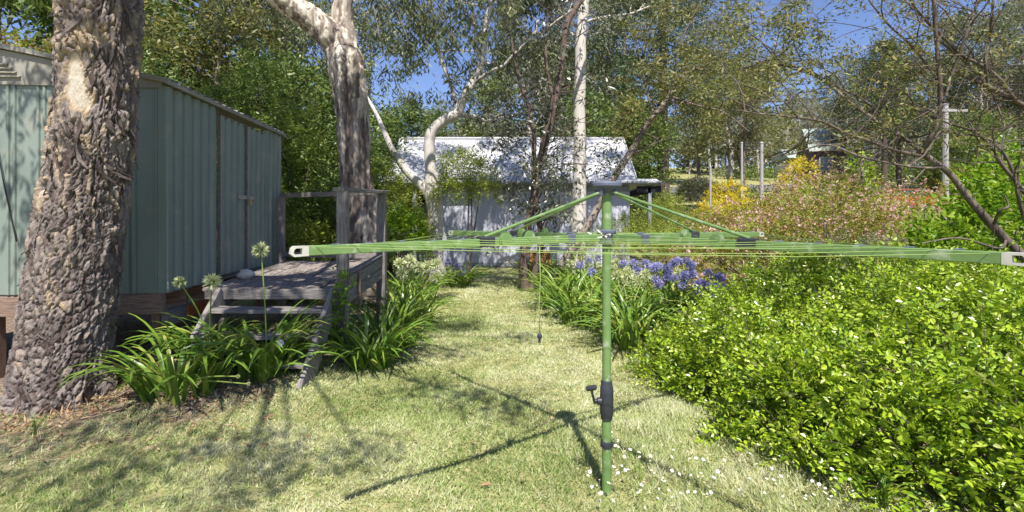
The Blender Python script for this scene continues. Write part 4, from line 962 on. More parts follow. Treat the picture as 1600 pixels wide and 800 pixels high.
def tree_bare_right():
    rng = np.random.default_rng(37); Y = 5.0; w = Wood(rng); tips = []
    D = {}
    def br(c, ws, per=7, n=8, tone=.5):
        p = px_line(c, Y, per); w.tube(p, px_rad(ws, Y, len(p)) * .78, n, tone, strip_disp(.003, 26, 5, 97, .0, .72)); return p
    B = []
    base = br([(1668, 560, .1), (1640, 470, .05), (1604, 410), (1572, 375), (1541, 342), (1512, 308), (1484, 272), (1455, 250), (1436, 236)], [24, 21, 18, 16, 15, 13, 11, 11, 10], 9, 14)
    B += [base]
    B.append(br([(1438, 240), (1456, 212, -.1), (1467, 180, -.15), (1469, 135, -.2), (1465, 85, -.2), (1461, 40, -.25), (1459, -10, -.3), (1456, -60, -.3)], [9, 9, 8, 8, 7, 7, 6, 5], 7, 10, .3))
    B.append(br([(1440, 238), (1412, 215, .1), (1372, 190, .2), (1332, 163, .3), (1290, 128, .4), (1252, 108, .5), (1215, 92, .6), (1185, 60, .7)], [8, 7, 7, 6, 6, 5, 4, 3]))
    B.append(br([(1440, 244), (1402, 236, -.2), (1362, 222, -.3), (1320, 207, -.4), (1284, 190, -.5), (1240, 183, -.6), (1190, 178, -.7), (1150, 172, -.8)], [7, 7, 6, 5, 4, 4, 3, 2]))
    B.append(br([(1432, 232), (1396, 202, .3), (1352, 158, .4), (1300, 131, .5), (1262, 110, .6), (1208, 100, .6), (1160, 108, .7)], [6, 6, 5, 5, 4, 3, 2]))
    B.append(br([(1474, 262), (1440, 262, -.3), (1390, 255, -.4), (1340, 243, -.5), (1290, 226, -.5), (1240, 240, -.5), (1200, 246, -.5)], [5, 5, 4, 4, 3, 3, 2]))
    B.append(br([(1640, 190, .3), (1602, 168, .2), (1572, 150, .2), (1548, 138, .1), (1516, 122, .1), (1490, 110, 0), (1478, 104, 0)], [15, 13, 12, 10, 9, 7, 5]))
    B.append(br([(1610, 172, .2), (1585, 155, .1), (1560, 122, 0), (1530, 100, 0), (1505, 88, 0), (1475, 60, -.1), (1450, 35, -.1), (1425, 5, -.2), (1410, -30, -.2)], [9, 8, 7, 6, 6, 5, 5, 4, 3]))
    B.append(br([(1640, 330, .2), (1605, 305, .1), (1580, 275, 0), (1562, 252, 0), (1540, 220, -.1), (1520, 205, -.1), (1480, 192, -.1), (1455, 182, -.1), (1420, 160, -.2)], [9, 8, 7, 7, 6, 5, 4, 4, 3]))
    B.append(br([(1602, 348, .1), (1592, 310, 0), (1585, 275, 0), (1570, 242, 0), (1540, 215, 0), (1500, 210, -.1), (1470, 205, -.1), (1452, 235, -.1)], [7, 7, 6, 6, 5, 4, 4, 3]))
    B.append(br([(1478, 150, -.1), (1490, 110, -.1), (1508, 60, -.2), (1520, 25, -.2), (1532, -15, -.2)], [4, 5, 5, 4, 4], 7, 8, .2))
    B.append(br([(1544, 138, 0), (1540, 95, -.1), (1548, 50, -.1), (1552, 0, -.2), (1556, -40, -.2)], [5, 5, 5, 4, 3], 7, 8, .2))
    B.append(br([(1468, 130, -.1), (1440, 90, 0), (1412, 60, .1), (1385, 35, .2), (1350, -10, .3)], [5, 5, 4, 4, 3], 7, 8, .3))
    B.append(br([(1462, 60, -.1), (1500, 90, 0), (1540, 130, .1), (1560, 170, .1), (1570, 200, .1)], [4, 4, 4, 3, 2], 7, 8, .4))
    B.append(br([(1572, 375, 0), (1560, 388, -.3), (1500, 372, -.5), (1440, 380, -.6)], [6, 4, 3, 2], 6, 6, .6))
    B.append(br([(1552, 352, 0), (1562, 330, -.2), (1575, 322, -.2), (1570, 305, -.2)], [6, 5, 4, 2], 6, 6, .3))
    for b in B[1:14]:
        for i in range(6, len(b), 4):
            grow(w, rng, b[i], (rng.normal(-.25, .8), rng.normal(0, .6), rng.uniform(-.2, .8)), rng.uniform(.4, .85), .0075, 1, tips, .05, 4, 5, 5, .3, .35, .0022, .8)
    tp = np.array(tips); px = tp[:, 0] / tp[:, 1] * F_PX + HX
    keep = rng.uniform(0, 1, len(tp)) < np.interp(px, [1150, 1300, 1420, 1600], [.75, .6, .35, .3])
    c = np.array([P(rng.uniform(1130, 1290), rng.uniform(-40, 95), Y + rng.uniform(-.2, 1.2)) for _ in range(36)] + [P(rng.uniform(1290, 1440), rng.uniform(-40, 30), Y + rng.uniform(0, 1)) for _ in range(12)] + [P(rng.uniform(1370, 1430), rng.uniform(70, 125), Y + rng.uniform(0, .5)) for _ in range(9)])
    for q in c[::2]:
        e = rng.normal(0, 1, 3) * np.array([.22, .15, .12]) + np.array([.12, 0, .08]); w.tube(catmull([q + e * 1.6, q + e * .7 + rng.normal(0, .03, 3), q], 3), np.linspace(.005, .002, 7), 4, .4)
    lv = cat(hanging(rng, tp[keep], .11, 18, .055, .016, .3), hanging(rng, c, .15, 52, .06, .017, .3))
    finish_tree('bare_branched_tree', 'sprawling half bare tree reaching left over the hedge from the clothesline arm end', 'tree', w, M_TWIG, (4.3, 5.0, 0), lv, M_OLIVE, rng)
tree_bare_right()

# ================================================================== SHRUBS
def shrub(name, label, catg, loc, lobes, n, leafmat, L, Wd, seed, nl=9, stem=.3, kind='fold', inner=.25, flowers=None, spread=.9, out_up=.25, group=None, bark=None, stems=7):
    """lobes: (dx, dy, dz, rx, ry, rz) ellipsoids; shoots on their outer skin"""
    rng = np.random.default_rng(seed); lob = np.array(lobes, float); t = thing(name, label, catg, loc, group)
    area = np.array([(l[3] * l[4] + l[3] * l[5] + l[4] * l[5]) for l in lob]); pick = rng.choice(len(lob), n, p=area / area.sum()); l = lob[pick]
    v = unit(rng.normal(0, 1, (n, 3))); v[:, 2] = np.where(v[:, 2] < -.35, -v[:, 2], v[:, 2])
    sc = 1 + .16 * fbm(v * 2.2 + pick[:, None] * 3.1, 3, seed); dep = rng.uniform(0, 1, n) ** 1.6 * inner
    p = l[:, :3] + v * l[:, 3:] * (sc * (1 - dep))[:, None]; out = v / l[:, 3:]
    out = unit(unit(out) + np.array([0, 0, out_up]) + rng.normal(0, .35, (n, 3)))
    ok = p[:, 2] > .02
    lv, ax = sprays(rng, p[ok], out[ok], stem, nl, L, Wd, spread)
    link('leaves', leaf_mesh('leaves', *lv[:5], leafmat, rng, kind, lv[5]), t).__setitem__('kind', 'stuff')
    w = Wood(rng)
    for k in range(stems):
        i = rng.integers(len(lob)); q = lob[i, :3] + np.array([0, 0, lob[i, 5] * .3]); w.tube(catmull([(rng.normal(0, .1), rng.normal(0, .1), -.05), q * .5 + rng.normal(0, .1, 3), q], 4), np.linspace(.03, .01, 9), 5, .4)
    link('stem', w.mesh('stem', bark or M_TWIG), t)
    if flowers:
        nf, mat, fl, fw = flowers; i = rng.integers(0, int(ok.sum()), nf); c = ax[1][i] + rng.normal(0, .05, (nf, 3)); c = np.repeat(c, 5, 0); d = rng.normal(0, 1, (nf * 5, 3)) + np.repeat(out[ok][i], 5, 0)
        link('blossom', leaf_mesh('blossom', c, d, rng.normal(0, 1, (nf * 5, 3)), np.full(nf * 5, fl), np.full(nf * 5, fw), mat, rng, 'dia'), t).__setitem__('kind', 'stuff')
    return t

def hedge():
    rng = np.random.default_rng(51)
    ey = np.array([.0, 1.0, 2.0, 2.6, 3.06, 3.5, 3.93, 5.1, 6.2, 6.9, 7.6, 8.3]); ex = np.array([4.4, 3.6, 2.9, 2.42, 2.12, 1.88, 1.64, 1.40, 1.48, 1.95, 2.9, 3.8])
    def hgt(x, y):
        e = np.interp(y, ey, ex) + .12 * np.sin(y * 3.1) + .08 * np.sin(y * 7.3 + 1); d = np.minimum((x - e) * .85, (8.3 - y) * 1.0); d = np.clip(d, 0, None)
        b = fbm(np.stack([x * 1.1, y * 1.1, x * 0], 1), 3, 12) * .34 + fbm(np.stack([x * 3.6, y * 3.6, x * 0], 1), 2, 13) * .16 + .22 * sstep(5.2, 7.2, y) * np.clip(d / 1.6, 0, 1)
        return np.clip(1.10 * (1 - np.exp(-d / (.42 + .36 * sstep(4.5, 6.0, y)))) + b * np.clip(d / .4, 0, 1), 0, None), d
    N = 60000; y = rng.uniform(.6, 8.3, N); x = rng.uniform(1.3, 8.2, N); h, d = hgt(x, y)
    e = 1e-2; gx = (hgt(x + e, y)[0] - h) / e; gy = (hgt(x, y + e)[0] - h) / e; slope = np.sqrt(1 + gx ** 2 + gy ** 2)
    keep = (d > 0.01) & (x < y * 1.12 + 1.0) & (rng.uniform(0, 1, N) < np.clip(slope / 2.2, .3, 1) * np.clip((4.2 / np.hypot(x, y)) ** 1.3, .15, 1))
    x, y, h, gx, gy = x[keep], y[keep], h[keep], np.clip(gx[keep], -3, 3), np.clip(gy[keep], -3, 3)
    if len(x) > 9300: k = rng.permutation(len(x))[:9300]; x, y, h, gx, gy = x[k], y[k], h[k], gx[k], gy[k]
    nrm = unit(np.stack([-gx, -gy, np.ones_like(gx)], 1)); dep = rng.uniform(0, 1, len(x)) ** 1.3 * .40
    # steep sides: spread down the face
    z = h - np.where(rng.uniform(0, 1, len(x)) < .35, rng.uniform(0, 1, len(x)) * np.minimum(h, .5), 0)
    p = np.stack([x, y, z], 1) - nrm * dep[:, None]; p[:, 2] = np.maximum(p[:, 2], .03); p[:, 2] += terr(p[:, 0], p[:, 1])
    out = unit(nrm * .7 + rng.normal(0, .7, (len(x), 3)) + np.array([-.1, -.1, .3]))
    lv, ax = sprays(rng, p, out, .21, 10, .051, .029, .95, .5)
    lv = list(lv); nl = 10
    # arching shoots standing proud
    i = rng.permutation(len(p))[:260]; lv2, ax2 = sprays(rng, p[i], unit(out[i] + np.array([0, 0, .6])), .42, 16, .05, .028, .95, .9)
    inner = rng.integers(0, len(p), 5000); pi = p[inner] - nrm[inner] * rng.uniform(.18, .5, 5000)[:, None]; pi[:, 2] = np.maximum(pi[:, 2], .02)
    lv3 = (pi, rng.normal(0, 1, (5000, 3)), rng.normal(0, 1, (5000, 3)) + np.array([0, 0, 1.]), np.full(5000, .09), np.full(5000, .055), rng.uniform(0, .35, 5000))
    t = thing('hedge', 'broad lime green leafy hedge filling the lower right beside the daisies', 'hedge', (3.6, 4.6, 0))
    O = np.array(t.location)
    # the leaves that show largest: pieces of their own
    q = lv[0]; dist = np.linalg.norm(q - np.array([0, 0, CAM_H]), axis=1); px = q[:, 0] / q[:, 1] * F_PX + HX; py = HY + (CAM_H - q[:, 2]) / q[:, 1] * F_PX
    lay = np.repeat(dep, nl); score = lv[3] / dist * (lay < .06) * (px < 1590) * (px > 1000) * (py < 795) * (q[:, 1] > .5)
    top = np.argsort(-score)[:295]; mask = np.ones(len(q), bool); mask[top] = False
    rest = cat(tuple(a[mask] for a in lv), lv2, lv3)
    link('leaves', leaf_mesh('leaves', *rest[:5], M_HEDGE, rng, 'oval', rest[5], O), t).__setitem__('kind', 'stuff')
    kinds = [leaf_mesh('leaf', np.zeros((1, 3)), np.array([[0, 1., 0]]), np.array([[0, 0, 1.]]), np.array([1.]), np.array([.56 + .03 * k]), M_HEDGE, rng, 'oval', np.array([.2 + .11 * k])) for k in range(6)]
    for j, i in enumerate(top):
        d = Vector(lv[1][i]).normalized(); n = Vector(lv[2][i]); n = (n - d * n.dot(d)).normalized(); s = d.cross(n)
        o = bpy.data.objects.new('leaf', kinds[j % 6]); COL.objects.link(o); o.parent = t
        M = Matrix((s, d, n)).transposed().to_4x4() @ Matrix.Scale(float(lv[3][i]), 4); M.translation = Vector(q[i]) - Vector(O); o.matrix_local = M
    w = Wood(rng)
    for a, b in list(zip(*ax))[::7] + list(zip(*ax2)): w.tube(np.array([a, (a + b) / 2, b]) - O, [.003, .0022, .0015], 3, .4)
    for k in range(26):
        x0, y0 = rng.uniform(2.2, 5.5), rng.uniform(2.6, 7.4); hh = float(hgt(np.array([x0]), np.array([y0]))[0][0]); w.tube(np.array([(x0, y0, -.05), (x0 + rng.normal(0, .1), y0, hh * .5), (x0 + rng.normal(0, .2), y0 + rng.normal(0, .2), hh * .9)]) - O, [.014, .01, .005], 5, .4)
    link('stem', w.mesh('stem', M_TWIG), t).__setitem__('kind', 'stuff')
hedge()

# ------------------------------------------------------------------ agapanthus
def strap_kinds(rng):
    out = []
    for k in range(14):
        m = 9; s = np.linspace(0, 1, m); a0 = math.radians(rng.uniform(6, 34)); a1 = math.radians(rng.uniform(75, 150)); a = a0 + (a1 - a0) * s ** 1.3
        x = np.concatenate([[0], np.cumsum(np.sin(a[:-1]) / (m - 1))]); z = np.concatenate([[0], np.cumsum(np.cos(a[:-1]) / (m - 1))]); y = rng.uniform(-.12, .12) * s ** 2
        w = .034 * np.minimum(1, 1.15 - s) ** .7 * (.75 + .25 * np.minimum(1, s * 4)); w[-1] = .003; V = []
        for i in range(m): V += [(x[i], y[i] - w[i], z[i] + w[i] * .3), (x[i], y[i], z[i] - w[i] * .12), (x[i], y[i] + w[i], z[i] + w[i] * .3)]
        T = []
        for i in range(m - 1):
            for j in (0, 1): q = i * 3 + j; T += [[q, q + 3, q + 1], [q + 1, q + 3, q + 4]]
        c = rng.uniform(.1, .62); tn = np.repeat(c + .12 * s ** 2, 3)
        if k == 13: tn = np.repeat(.85 + .15 * s, 3)
        out.append(np_mesh('leaf', np.array(V), np.array(T), M_AGA, attrs={'rnd': np.clip(tn, 0, 1)}, smooth=True))
    return out
RA = np.random.default_rng(61); STRAPS = strap_kinds(RA)
def umbel(rng, kind):
    """round head of narrow florets; one mesh"""
    n = 46; v = unit(rng.normal(0, 1, (n, 3)) + np.array([0, 0, .45])); L = {'cream': .055, 'purple': .05, 'seed': .04}[kind]
    s = v * .022; pos = np.repeat(s, 3, 0); d = np.repeat(v, 3, 0) + rng.normal(0, .22, (n * 3, 3)) + (np.array([0, 0, -.35]) if kind == 'cream' else 0)
    return leaf_mesh('flower_head', pos, d, rng.normal(0, 1, (n * 3, 3)), np.full(n * 3, L) * rng.uniform(.8, 1.25, n * 3), np.full(n * 3, .017), M_PURPLE if kind == 'purple' else M_CREAM, rng, 'fold',
                     rng.uniform(0, .45, n * 3) if kind == 'seed' else None)
HEADS = {k: [umbel(RA, k) for _ in range(3)] for k in ('cream', 'purple', 'seed')}
M_STALK = noise_mat('flower_stalk_green', [(.17, .26, .05), (.28, .36, .09)], 8, (1, 1, 1), 4, .5, 0)
def agapanthus(label, x, y, n, R, size, seed, flowers=(), joined=False, lean=(0, 0)):
    """flowers: (azimuth or target point (x, y, z), kind[, head scale])"""
    rng = np.random.default_rng(seed); z = tz(x, y); t = thing('agapanthus', label, 'plant', (x, y, z), 'agapanthus clumps along the lawn')
    VV, TT, RR, off = [], [], [], 0
    for i in range(n):
        me = STRAPS[int(rng.integers(14)) if rng.uniform() < .91 else 13]; th = rng.uniform(0, 6.283); r = R * math.sqrt(rng.uniform()); b = Vector((r * math.cos(th), r * math.sin(th), -.02))
        az = th + rng.normal(0, .7); s = size * rng.uniform(.65, 1.2)
        M = Matrix.Translation(b) @ Matrix.Rotation(az, 4, 'Z') @ Matrix.Rotation(rng.normal(0, .25), 4, 'X') @ Matrix.Diagonal((s, s * rng.uniform(.8, 1.15) * (.55 / size) ** .5, s, 1))
        if joined:
            v = np.empty(len(me.vertices) * 3, np.float32); me.vertices.foreach_get('co', v); v = v.reshape(-1, 3); A = np.array(M)
            f = np.empty(len(me.loops), np.int32); me.loops.foreach_get('vertex_index', f); a = np.empty(len(v), np.float32); me.attributes['rnd'].data.foreach_get('value', a)
            VV.append(v @ A[:3, :3].T + A[:3, 3]); TT.append(f.reshape(-1, 3) + off); off += len(v); RR.append(a)
        else:
            o = bpy.data.objects.new('leaf', me); COL.objects.link(o); o.parent = t; o.matrix_local = M
    if joined: link('leaves', np_mesh('leaves', np.concatenate(VV), np.concatenate(TT), M_AGA, attrs={'rnd': np.concatenate(RR)}, smooth=True), t)['kind'] = 'stuff'
    for fl in flowers:
        e = Vector(fl[0]) - Vector((x, y, z)); b = Vector((rng.normal(0, R * .3), rng.normal(0, R * .3), 0)); mid = b.lerp(e, .5) + Vector((0, 0, .06)) - Vector((e.x - b.x, e.y - b.y, 0)) * .12
        m = MB(); m.tube(catmull([b, mid, e], 5), [.007] * 8 + [.006] * 3, 6); st = link('flower_stalk', m.mesh('flower_stalk', M_STALK, smooth=True), t)
        h = link('flower_head', HEADS[fl[1]][int(rng.integers(3))], st, e); s = fl[2] if len(fl) > 2 else 1.0; h.scale = (s, s, s); h.rotation_euler = (rng.normal(0, .3), rng.normal(0, .3), rng.uniform(0, 6))
    return t
ag = agapanthus
ag('agapanthus clump nearest the flaky gum trunk with two arching bare stalks', -3.05, 4.75, 100, 0.30, 0.78, 1, [(P(372, 588, 4.4), 'seed', .3), (P(388, 600, 4.5), 'seed', .3)])
ag('agapanthus clump under the shed corner with two upright pale seed heads', -3.2, 5.4, 80, 0.25, 0.7, 2, [(P(281, 441, 5.0), 'seed', 1.0), (P(331, 440, 5.05), 'cream', 1.15)])
ag('agapanthus clump in front of the deck steps with one tall cream seed head', -2.5, 5.15, 95, 0.25, 0.86, 3, [(P(408, 391, 5.2), 'cream', 1.2), (P(437, 537, 4.8), 'purple', .55)])
ag('agapanthus clump growing through the middle of the deck steps', -2.45, 5.55, 30, 0.28, 0.6, 4)
ag('agapanthus clump beside the foot of the sloping stair stringer', -1.6, 5.85, 110, 0.25, 0.82, 5)
ag('agapanthus clump along the deck side with one cream head on a slant stalk', -1.62, 6.75, 108, 0.34, 0.85, 6, [(P(629, 428, 7.0), 'cream', 1.3)])
ag('agapanthus clump at the far deck corner carrying several cream heads', -1.72, 8.3, 121, 0.41, 0.85, 7, [(P(640, 408, 8.2), 'cream', 1.5), (P(655, 418, 8.0), 'cream', 1.4), (P(625, 412, 8.4), 'cream', 1.4), (P(668, 415, 8.3), 'cream', 1.3)], True)
ag('agapanthus clump below the forked white gum trunk with violet flowers', -1.35, 12.7, 81, 0.34, 0.85, 8, [(P(714, 417, 12.4), 'purple', 1.6), (P(700, 410, 12.5), 'purple', 1.4), (P(724, 425, 12.3), 'purple', 1.3)], True)
ag('agapanthus clump at the left edge of the lawn behind the deck', -2.0, 10.4, 94, 0.46, 0.99, 9, [(P(680, 412, 10.2), 'cream', 1.6)], True)
rp = np.random.default_rng(66)
ag('agapanthus clump left of the clothesline pole, lowest on the lawn edge', 1.18, 8.4, 121, 0.41, 0.88, 10, [(P(925, 425, 8.7), 'purple', 1.3), (P(907, 415, 9.0), 'purple', 1.2)])
ag('agapanthus clump with cream heads just right of the pole', 1.75, 7.9, 114, 0.41, 0.88, 11, [(P(x, y, 8.2), 'cream', 1.5) for x, y in ((965, 432), (982, 428), (997, 440), (975, 445), (1008, 430))])
ag('agapanthus clump bearing the dense violet flowers beside the hedge', 2.55, 7.9, 108, 0.46, 0.88, 12, [(P(u, 434 + (u - 1060) * .20 + rp.normal(0, 11), 7.0), 'purple', .9) for u in rp.uniform(1012, 1136, 36)])
ag('agapanthus clump with scattered violet flowers behind the pole', 2.0, 9.3, 94, 0.46, 0.94, 13, [(P(rp.uniform(960, 1085), 416 + rp.normal(0, 7), 9.2), 'purple', 1.25) for _ in range(14)], True)
ag('agapanthus clump spilling onto the lawn beside the hedge', 1.62, 6.75, 114, 0.34, 0.85, 14)
ag('agapanthus clump by the dark stemmed tree near the orange crate', .85, 13.2, 94, 0.46, 1.06, 15, [(P(905, 418, 12.9), 'purple', 1.3)], True)
ag('agapanthus clump behind the straight white trunk', 1.7, 12.3, 108, 0.52, 1.06, 16, [(P(920, 408, 12.2), 'purple', 1.4), (P(935, 404, 12.2), 'purple', 1.4)], True)

ag('agapanthus clump at the lawn edge halfway between pole and dark stems', 1.0, 9.6, 110, .45, .95, 17, [(P(890, 412, 9.6), 'cream', 1.3)], True)
ag('agapanthus clump tucked between the pole and the violet flowers', 1.72, 7.3, 110, .34, .9, 18)
ag('agapanthus clump with a lone cream head behind the violet ones', 2.6, 8.9, 110, .5, 1.0, 19, [(P(1060, 428, 8.7), 'cream', 1.4)], True)
ag('agapanthus clump at the far lawn edge below the white trunk', 1.45, 11.0, 110, .5, .95, 20, [(P(x, y, 10.9), 'cream', 1.5) for x, y in ((945, 418), (962, 412), (978, 414))], True)

# broad iris-like leaf tuft at the hedge foot
def blade_tuft(label, x, y, n, L, seed, wd=1.2):
    rng = np.random.default_rng(seed); t = thing('leaf_tuft', label, 'plant', (x, y, tz(x, y)))
    for i in range(n):
        o = bpy.data.objects.new('leaf', STRAPS[int(rng.integers(14))]); COL.objects.link(o); o.parent = t; s = L * rng.uniform(.7, 1.15)
        o.matrix_local = Matrix.Rotation(rng.uniform(0, 6.28), 4, 'Z') @ Matrix.Rotation(-.35, 4, 'Y') @ Matrix.Diagonal((s, s * wd, s, 1))
blade_tuft('small upright strap leaved plant at the hedge foot by the daisies', 2.16, 2.98, 9, .30, 71, 1.6)
blade_tuft('little green grass tuft at the foot of the sloping stringer', -2.4, 4.92, 26, .26, 72, .35)
blade_tuft('green ferny weed on the litter below the flaky gum trunk', -3.75, 4.05, 30, .2, 73, .4)
blade_tuft('small green weed on the lawn near the dark stemmed tree', .42, 9.2, 24, .22, 74, .5)

# creeper on the deck post
def creeper():
    rng = np.random.default_rng(75); t = thing('creeper', 'small leaved green creeper climbing the front deck post', 'creeper', (-1.95, 5.95, 0)); w = Wood(rng)
    pts = []
    for k in range(5):
        a = catmull([(rng.normal(0, .06), -.06, .2), (rng.normal(0, .06), -.09, .55), (rng.normal(0, .07), -.09, .85), (rng.normal(0, .06), -.09, 1.12)], 8); w.tube(a, [.005] * len(a), 5, .4); pts.append(a)
    q = np.concatenate(pts); q = np.repeat(q, 9, 0) + rng.normal(0, .045, (len(q) * 9, 3)) - np.array([0, .03, 0]); n = len(q)
    k = rng.permutation(n); big = k[:260]; 
    kinds = [leaf_mesh('leaf', np.zeros((1, 3)), np.array([[0, 1., 0]]), np.array([[0, 0, 1.]]), np.array([1.]), np.array([.75]), M_BRIGHT, rng, 'oval', np.array([.2 + .13 * j])) for j in range(5)]
    for i in big:
        o = bpy.data.objects.new('leaf', kinds[i % 5]); COL.objects.link(o); o.parent = t; s = rng.uniform(.035, .06)
        o.matrix_local = Matrix.Translation(Vector(q[i])) @ Matrix.Rotation(rng.uniform(2.2, 4.1), 4, 'Z') @ Matrix.Rotation(rng.uniform(-1.2, .3), 4, 'X') @ Matrix.Rotation(rng.normal(0, .5), 4, 'Y') @ Matrix.Scale(s, 4)
    link('stem', w.mesh('stem', M_TWIG), t)['kind'] = 'stuff'
creeper()

# ------------------------------------------------------------------ middle shrubs
A = 'abelia shrubs with pinkish blossom behind the hedge'
sh = shrub
def at(px, Y): return (PX(px, Y), Y, tz(PX(px, Y), Y))
sh('abelia_shrub', 'pink flowering abelia mass at the middle right just above the hedge', 'shrub', at(1300, 9.6), [(0, 0, .9, 1.5, 1.1, 1.0), (-1.1, .3, .75, 1.1, 1.0, .85), (1.2, .2, .85, 1.2, 1.0, .95), (.1, .4, 1.55, 1.0, .9, .75)], 2000, M_ABEL, .06, .034, 81, 8, .28, flowers=(950, M_PINK, .046, .034), group=A)
sh('abelia_shrub', 'taller pink flowering abelia below the green roofed far house', 'shrub', at(1290, 12.2), [(0, 0, 1.3, 1.6, 1.2, 1.35), (-1.3, .2, 1.0, 1.3, 1.1, 1.1), (1.0, .2, 1.2, .95, 1.1, 1.2), (-2.4, .3, .7, 1.1, 1.0, .85)], 2000, M_ABEL, .065, .036, 82, 8, .32, flowers=(820, M_PINK, .056, .04), group=A)
sh('abelia_shrub', 'russet tinged abelia beneath the bare branches with the red car behind', 'shrub', at(1440, 13.5), [(0, 0, 1.12, 1.7, 1.2, 1.1), (-1.4, -.2, .9, 1.2, 1.0, .85), (1.6, .2, 1.5, 1.1, 1.0, 1.3)], 1500, M_ABEL, .07, .038, 83, 8, .34, flowers=(650, M_PINK, .056, .04), group=A)
sh('abelia_shrub', 'low pink abelia touching the clothesline end cap at the back arm', 'shrub', at(1190, 11.0), [(0, 0, .7, 1.0, .8, .75), (-.8, .3, .6, .9, .8, .65)], 1100, M_ABEL, .06, .034, 84, 8, .28, flowers=(560, M_PINK, .046, .034), group=A)
sh('leafy_shrub', 'bright green broad leaved shrub at the right edge under the bare branch', 'shrub', at(1580, 6.9), [(0, 0, .95, 1.2, .9, 1.0), (.9, .3, 1.3, 1.0, .9, 1.0), (-.7, -.1, .7, .8, .7, .7), (.5, .2, 1.9, .8, .7, .6)], 1150, M_BRIGHT, .085, .058, 85, 8, .34, 'oval')
sh('lime_shrub', 'yellow green fine leaved shrub bank between the pole and the far road', 'shrub', at(1060, 14.8), [(0, 0, .85, 1.5, 1.0, .9), (-1.4, .2, .8, 1.2, 1.0, .85), (1.4, .2, .95, 1.3, 1.0, .9), (2.5, .6, 1.05, 1.1, .9, .8)], 2300, M_LIME, .055, .017, 86, 11, .36, 'dia')
sh('lime_shrub', 'lower olive fine leaved shrub directly behind the clothesline pole', 'shrub', at(1040, 11.8), [(0, 0, .65, 1.2, .9, .75), (-1.0, .3, .6, .9, .8, .7), (1.1, .1, .6, 1.0, .8, .65)], 1500, M_LIME, .05, .018, 87, 10, .32, 'dia')
sh('dark_shrub', 'grey leaved low shrub poking through the hedge below the long right arm', 'shrub', at(1330, 7.9), [(0, 0, .85, .8, .5, .5), (.9, .1, .9, .6, .5, .45)], 420, M_GREY, .05, .012, 88, 10, .25, 'dia')
Yg = 'bright yellow leaved shrubs beyond the pink abelia'
sh('yellow_shrub', 'bright yellow shrub just left of the wooden utility post', 'shrub', at(1162, 19), [(0, 0, 1.2, 1.0, .8, .9), (-.5, 0, 1.7, .6, .5, .5), (.6, 0, 1.6, .6, .5, .5)], 480, M_YEL, .10, .05, 91, 8, .36, flowers=None, group=Yg)
sh('yellow_shrub', 'bright yellow shrub beside the thin white marker post', 'shrub', at(1132, 24), [(0, 0, 1.6, 1.1, .8, .9), (.3, 0, 2.4, .8, .6, .6), (-.4, 0, 1.1, 1.0, .8, .8)], 430, M_YEL, .12, .06, 92, 8, .4, group=Yg)
sh('yellow_shrub', 'small yellow shrub standing before the green roofed far house', 'shrub', at(1247, 16), [(0, 0, 2.3, .4, .4, .9), (.1, 0, 3.0, .35, .3, .4)], 200, M_YEL, .09, .045, 93, 8, .3, group=Yg)
sh('yellow_shrub', 'low yellow sprays hanging in front of the grassy bank', 'shrub', at(1128, 15.6), [(0, 0, 1.5, .35, .3, .4), (.35, 0, 1.2, .3, .3, .35)], 150, M_YEL, .085, .04, 94, 8, .28, group=Yg)
sh('round_bush', 'rounded grey green bush on the grassy bank beside the far road', 'shrub', at(1090, 36), [(0, 0, .9, 1.25, 1.1, 1.05)], 1000, M_GREY, .17, .06, 95, 9, .35, 'dia')
sh('dark_bush', 'dark low bush under the white marker post below the road', 'shrub', at(1075, 22), [(0, 0, .55, 1.3, .8, .7), (1.2, .2, .5, .9, .7, .6)], 650, M_DENSE, .12, .05, 96, 9, .3, 'dia')
sh('young_conifer_shrub', 'feathery green shrub at the right end of the house veranda', 'shrub', at(1040, 19.5), [(0, 0, 1.0, .7, .6, 1.1), (.2, .2, 1.7, .45, .4, .8), (-.6, .1, .7, .6, .5, .8)], 900, M_LIME, .10, .025, 97, 10, .4, 'dia')
sh('vine', 'climbing vine with lime leaves hanging before the green roofed house', 'vine', at(1345, 11.0), [(0, 0, 2.5, .16, .15, .45), (.12, 0, 2.0, .14, .14, .4), (-.03, 0, 2.9, .14, .12, .3)], 60, M_HEDGE, .09, .06, 98, 7, .2, 'oval', stems=2)
sh('fringe_shrub', 'soft drooping olive shrub hanging before the roof left of the dark stems', 'shrub', (PX(735, 13.3), 13.3, 0), [(0, 0, 2.75, .62, .5, .42), (-.45, .1, 2.35, .5, .4, .42), (.28, -.1, 2.4, .35, .35, .35), (-.35, 0, 3.1, .4, .3, .25)], 800, M_LIME, .10, .026, 99, 9, .34, 'dia', stems=3, out_up=-.5)
sh('yellow_green_shrub', 'yellow green shrub left of the forked white gum', 'shrub', at(612, 13.8), [(0, 0, 1.5, .7, .6, 1.2), (-.3, .1, 2.3, .6, .5, .8), (.4, .1, .8, .7, .6, .8)], 1000, M_LIME, .09, .03, 100, 9, .34, 'dia')
sh('broadleaf_shrub', 'leafy mottled shrub between the deck posts and the house porch', 'shrub', at(626, 12.4), [(0, 0, .9, .6, .5, .8), (.1, 0, 1.4, .4, .4, .5)], 420, M_BRIGHT, .08, .045, 101, 8, .28)

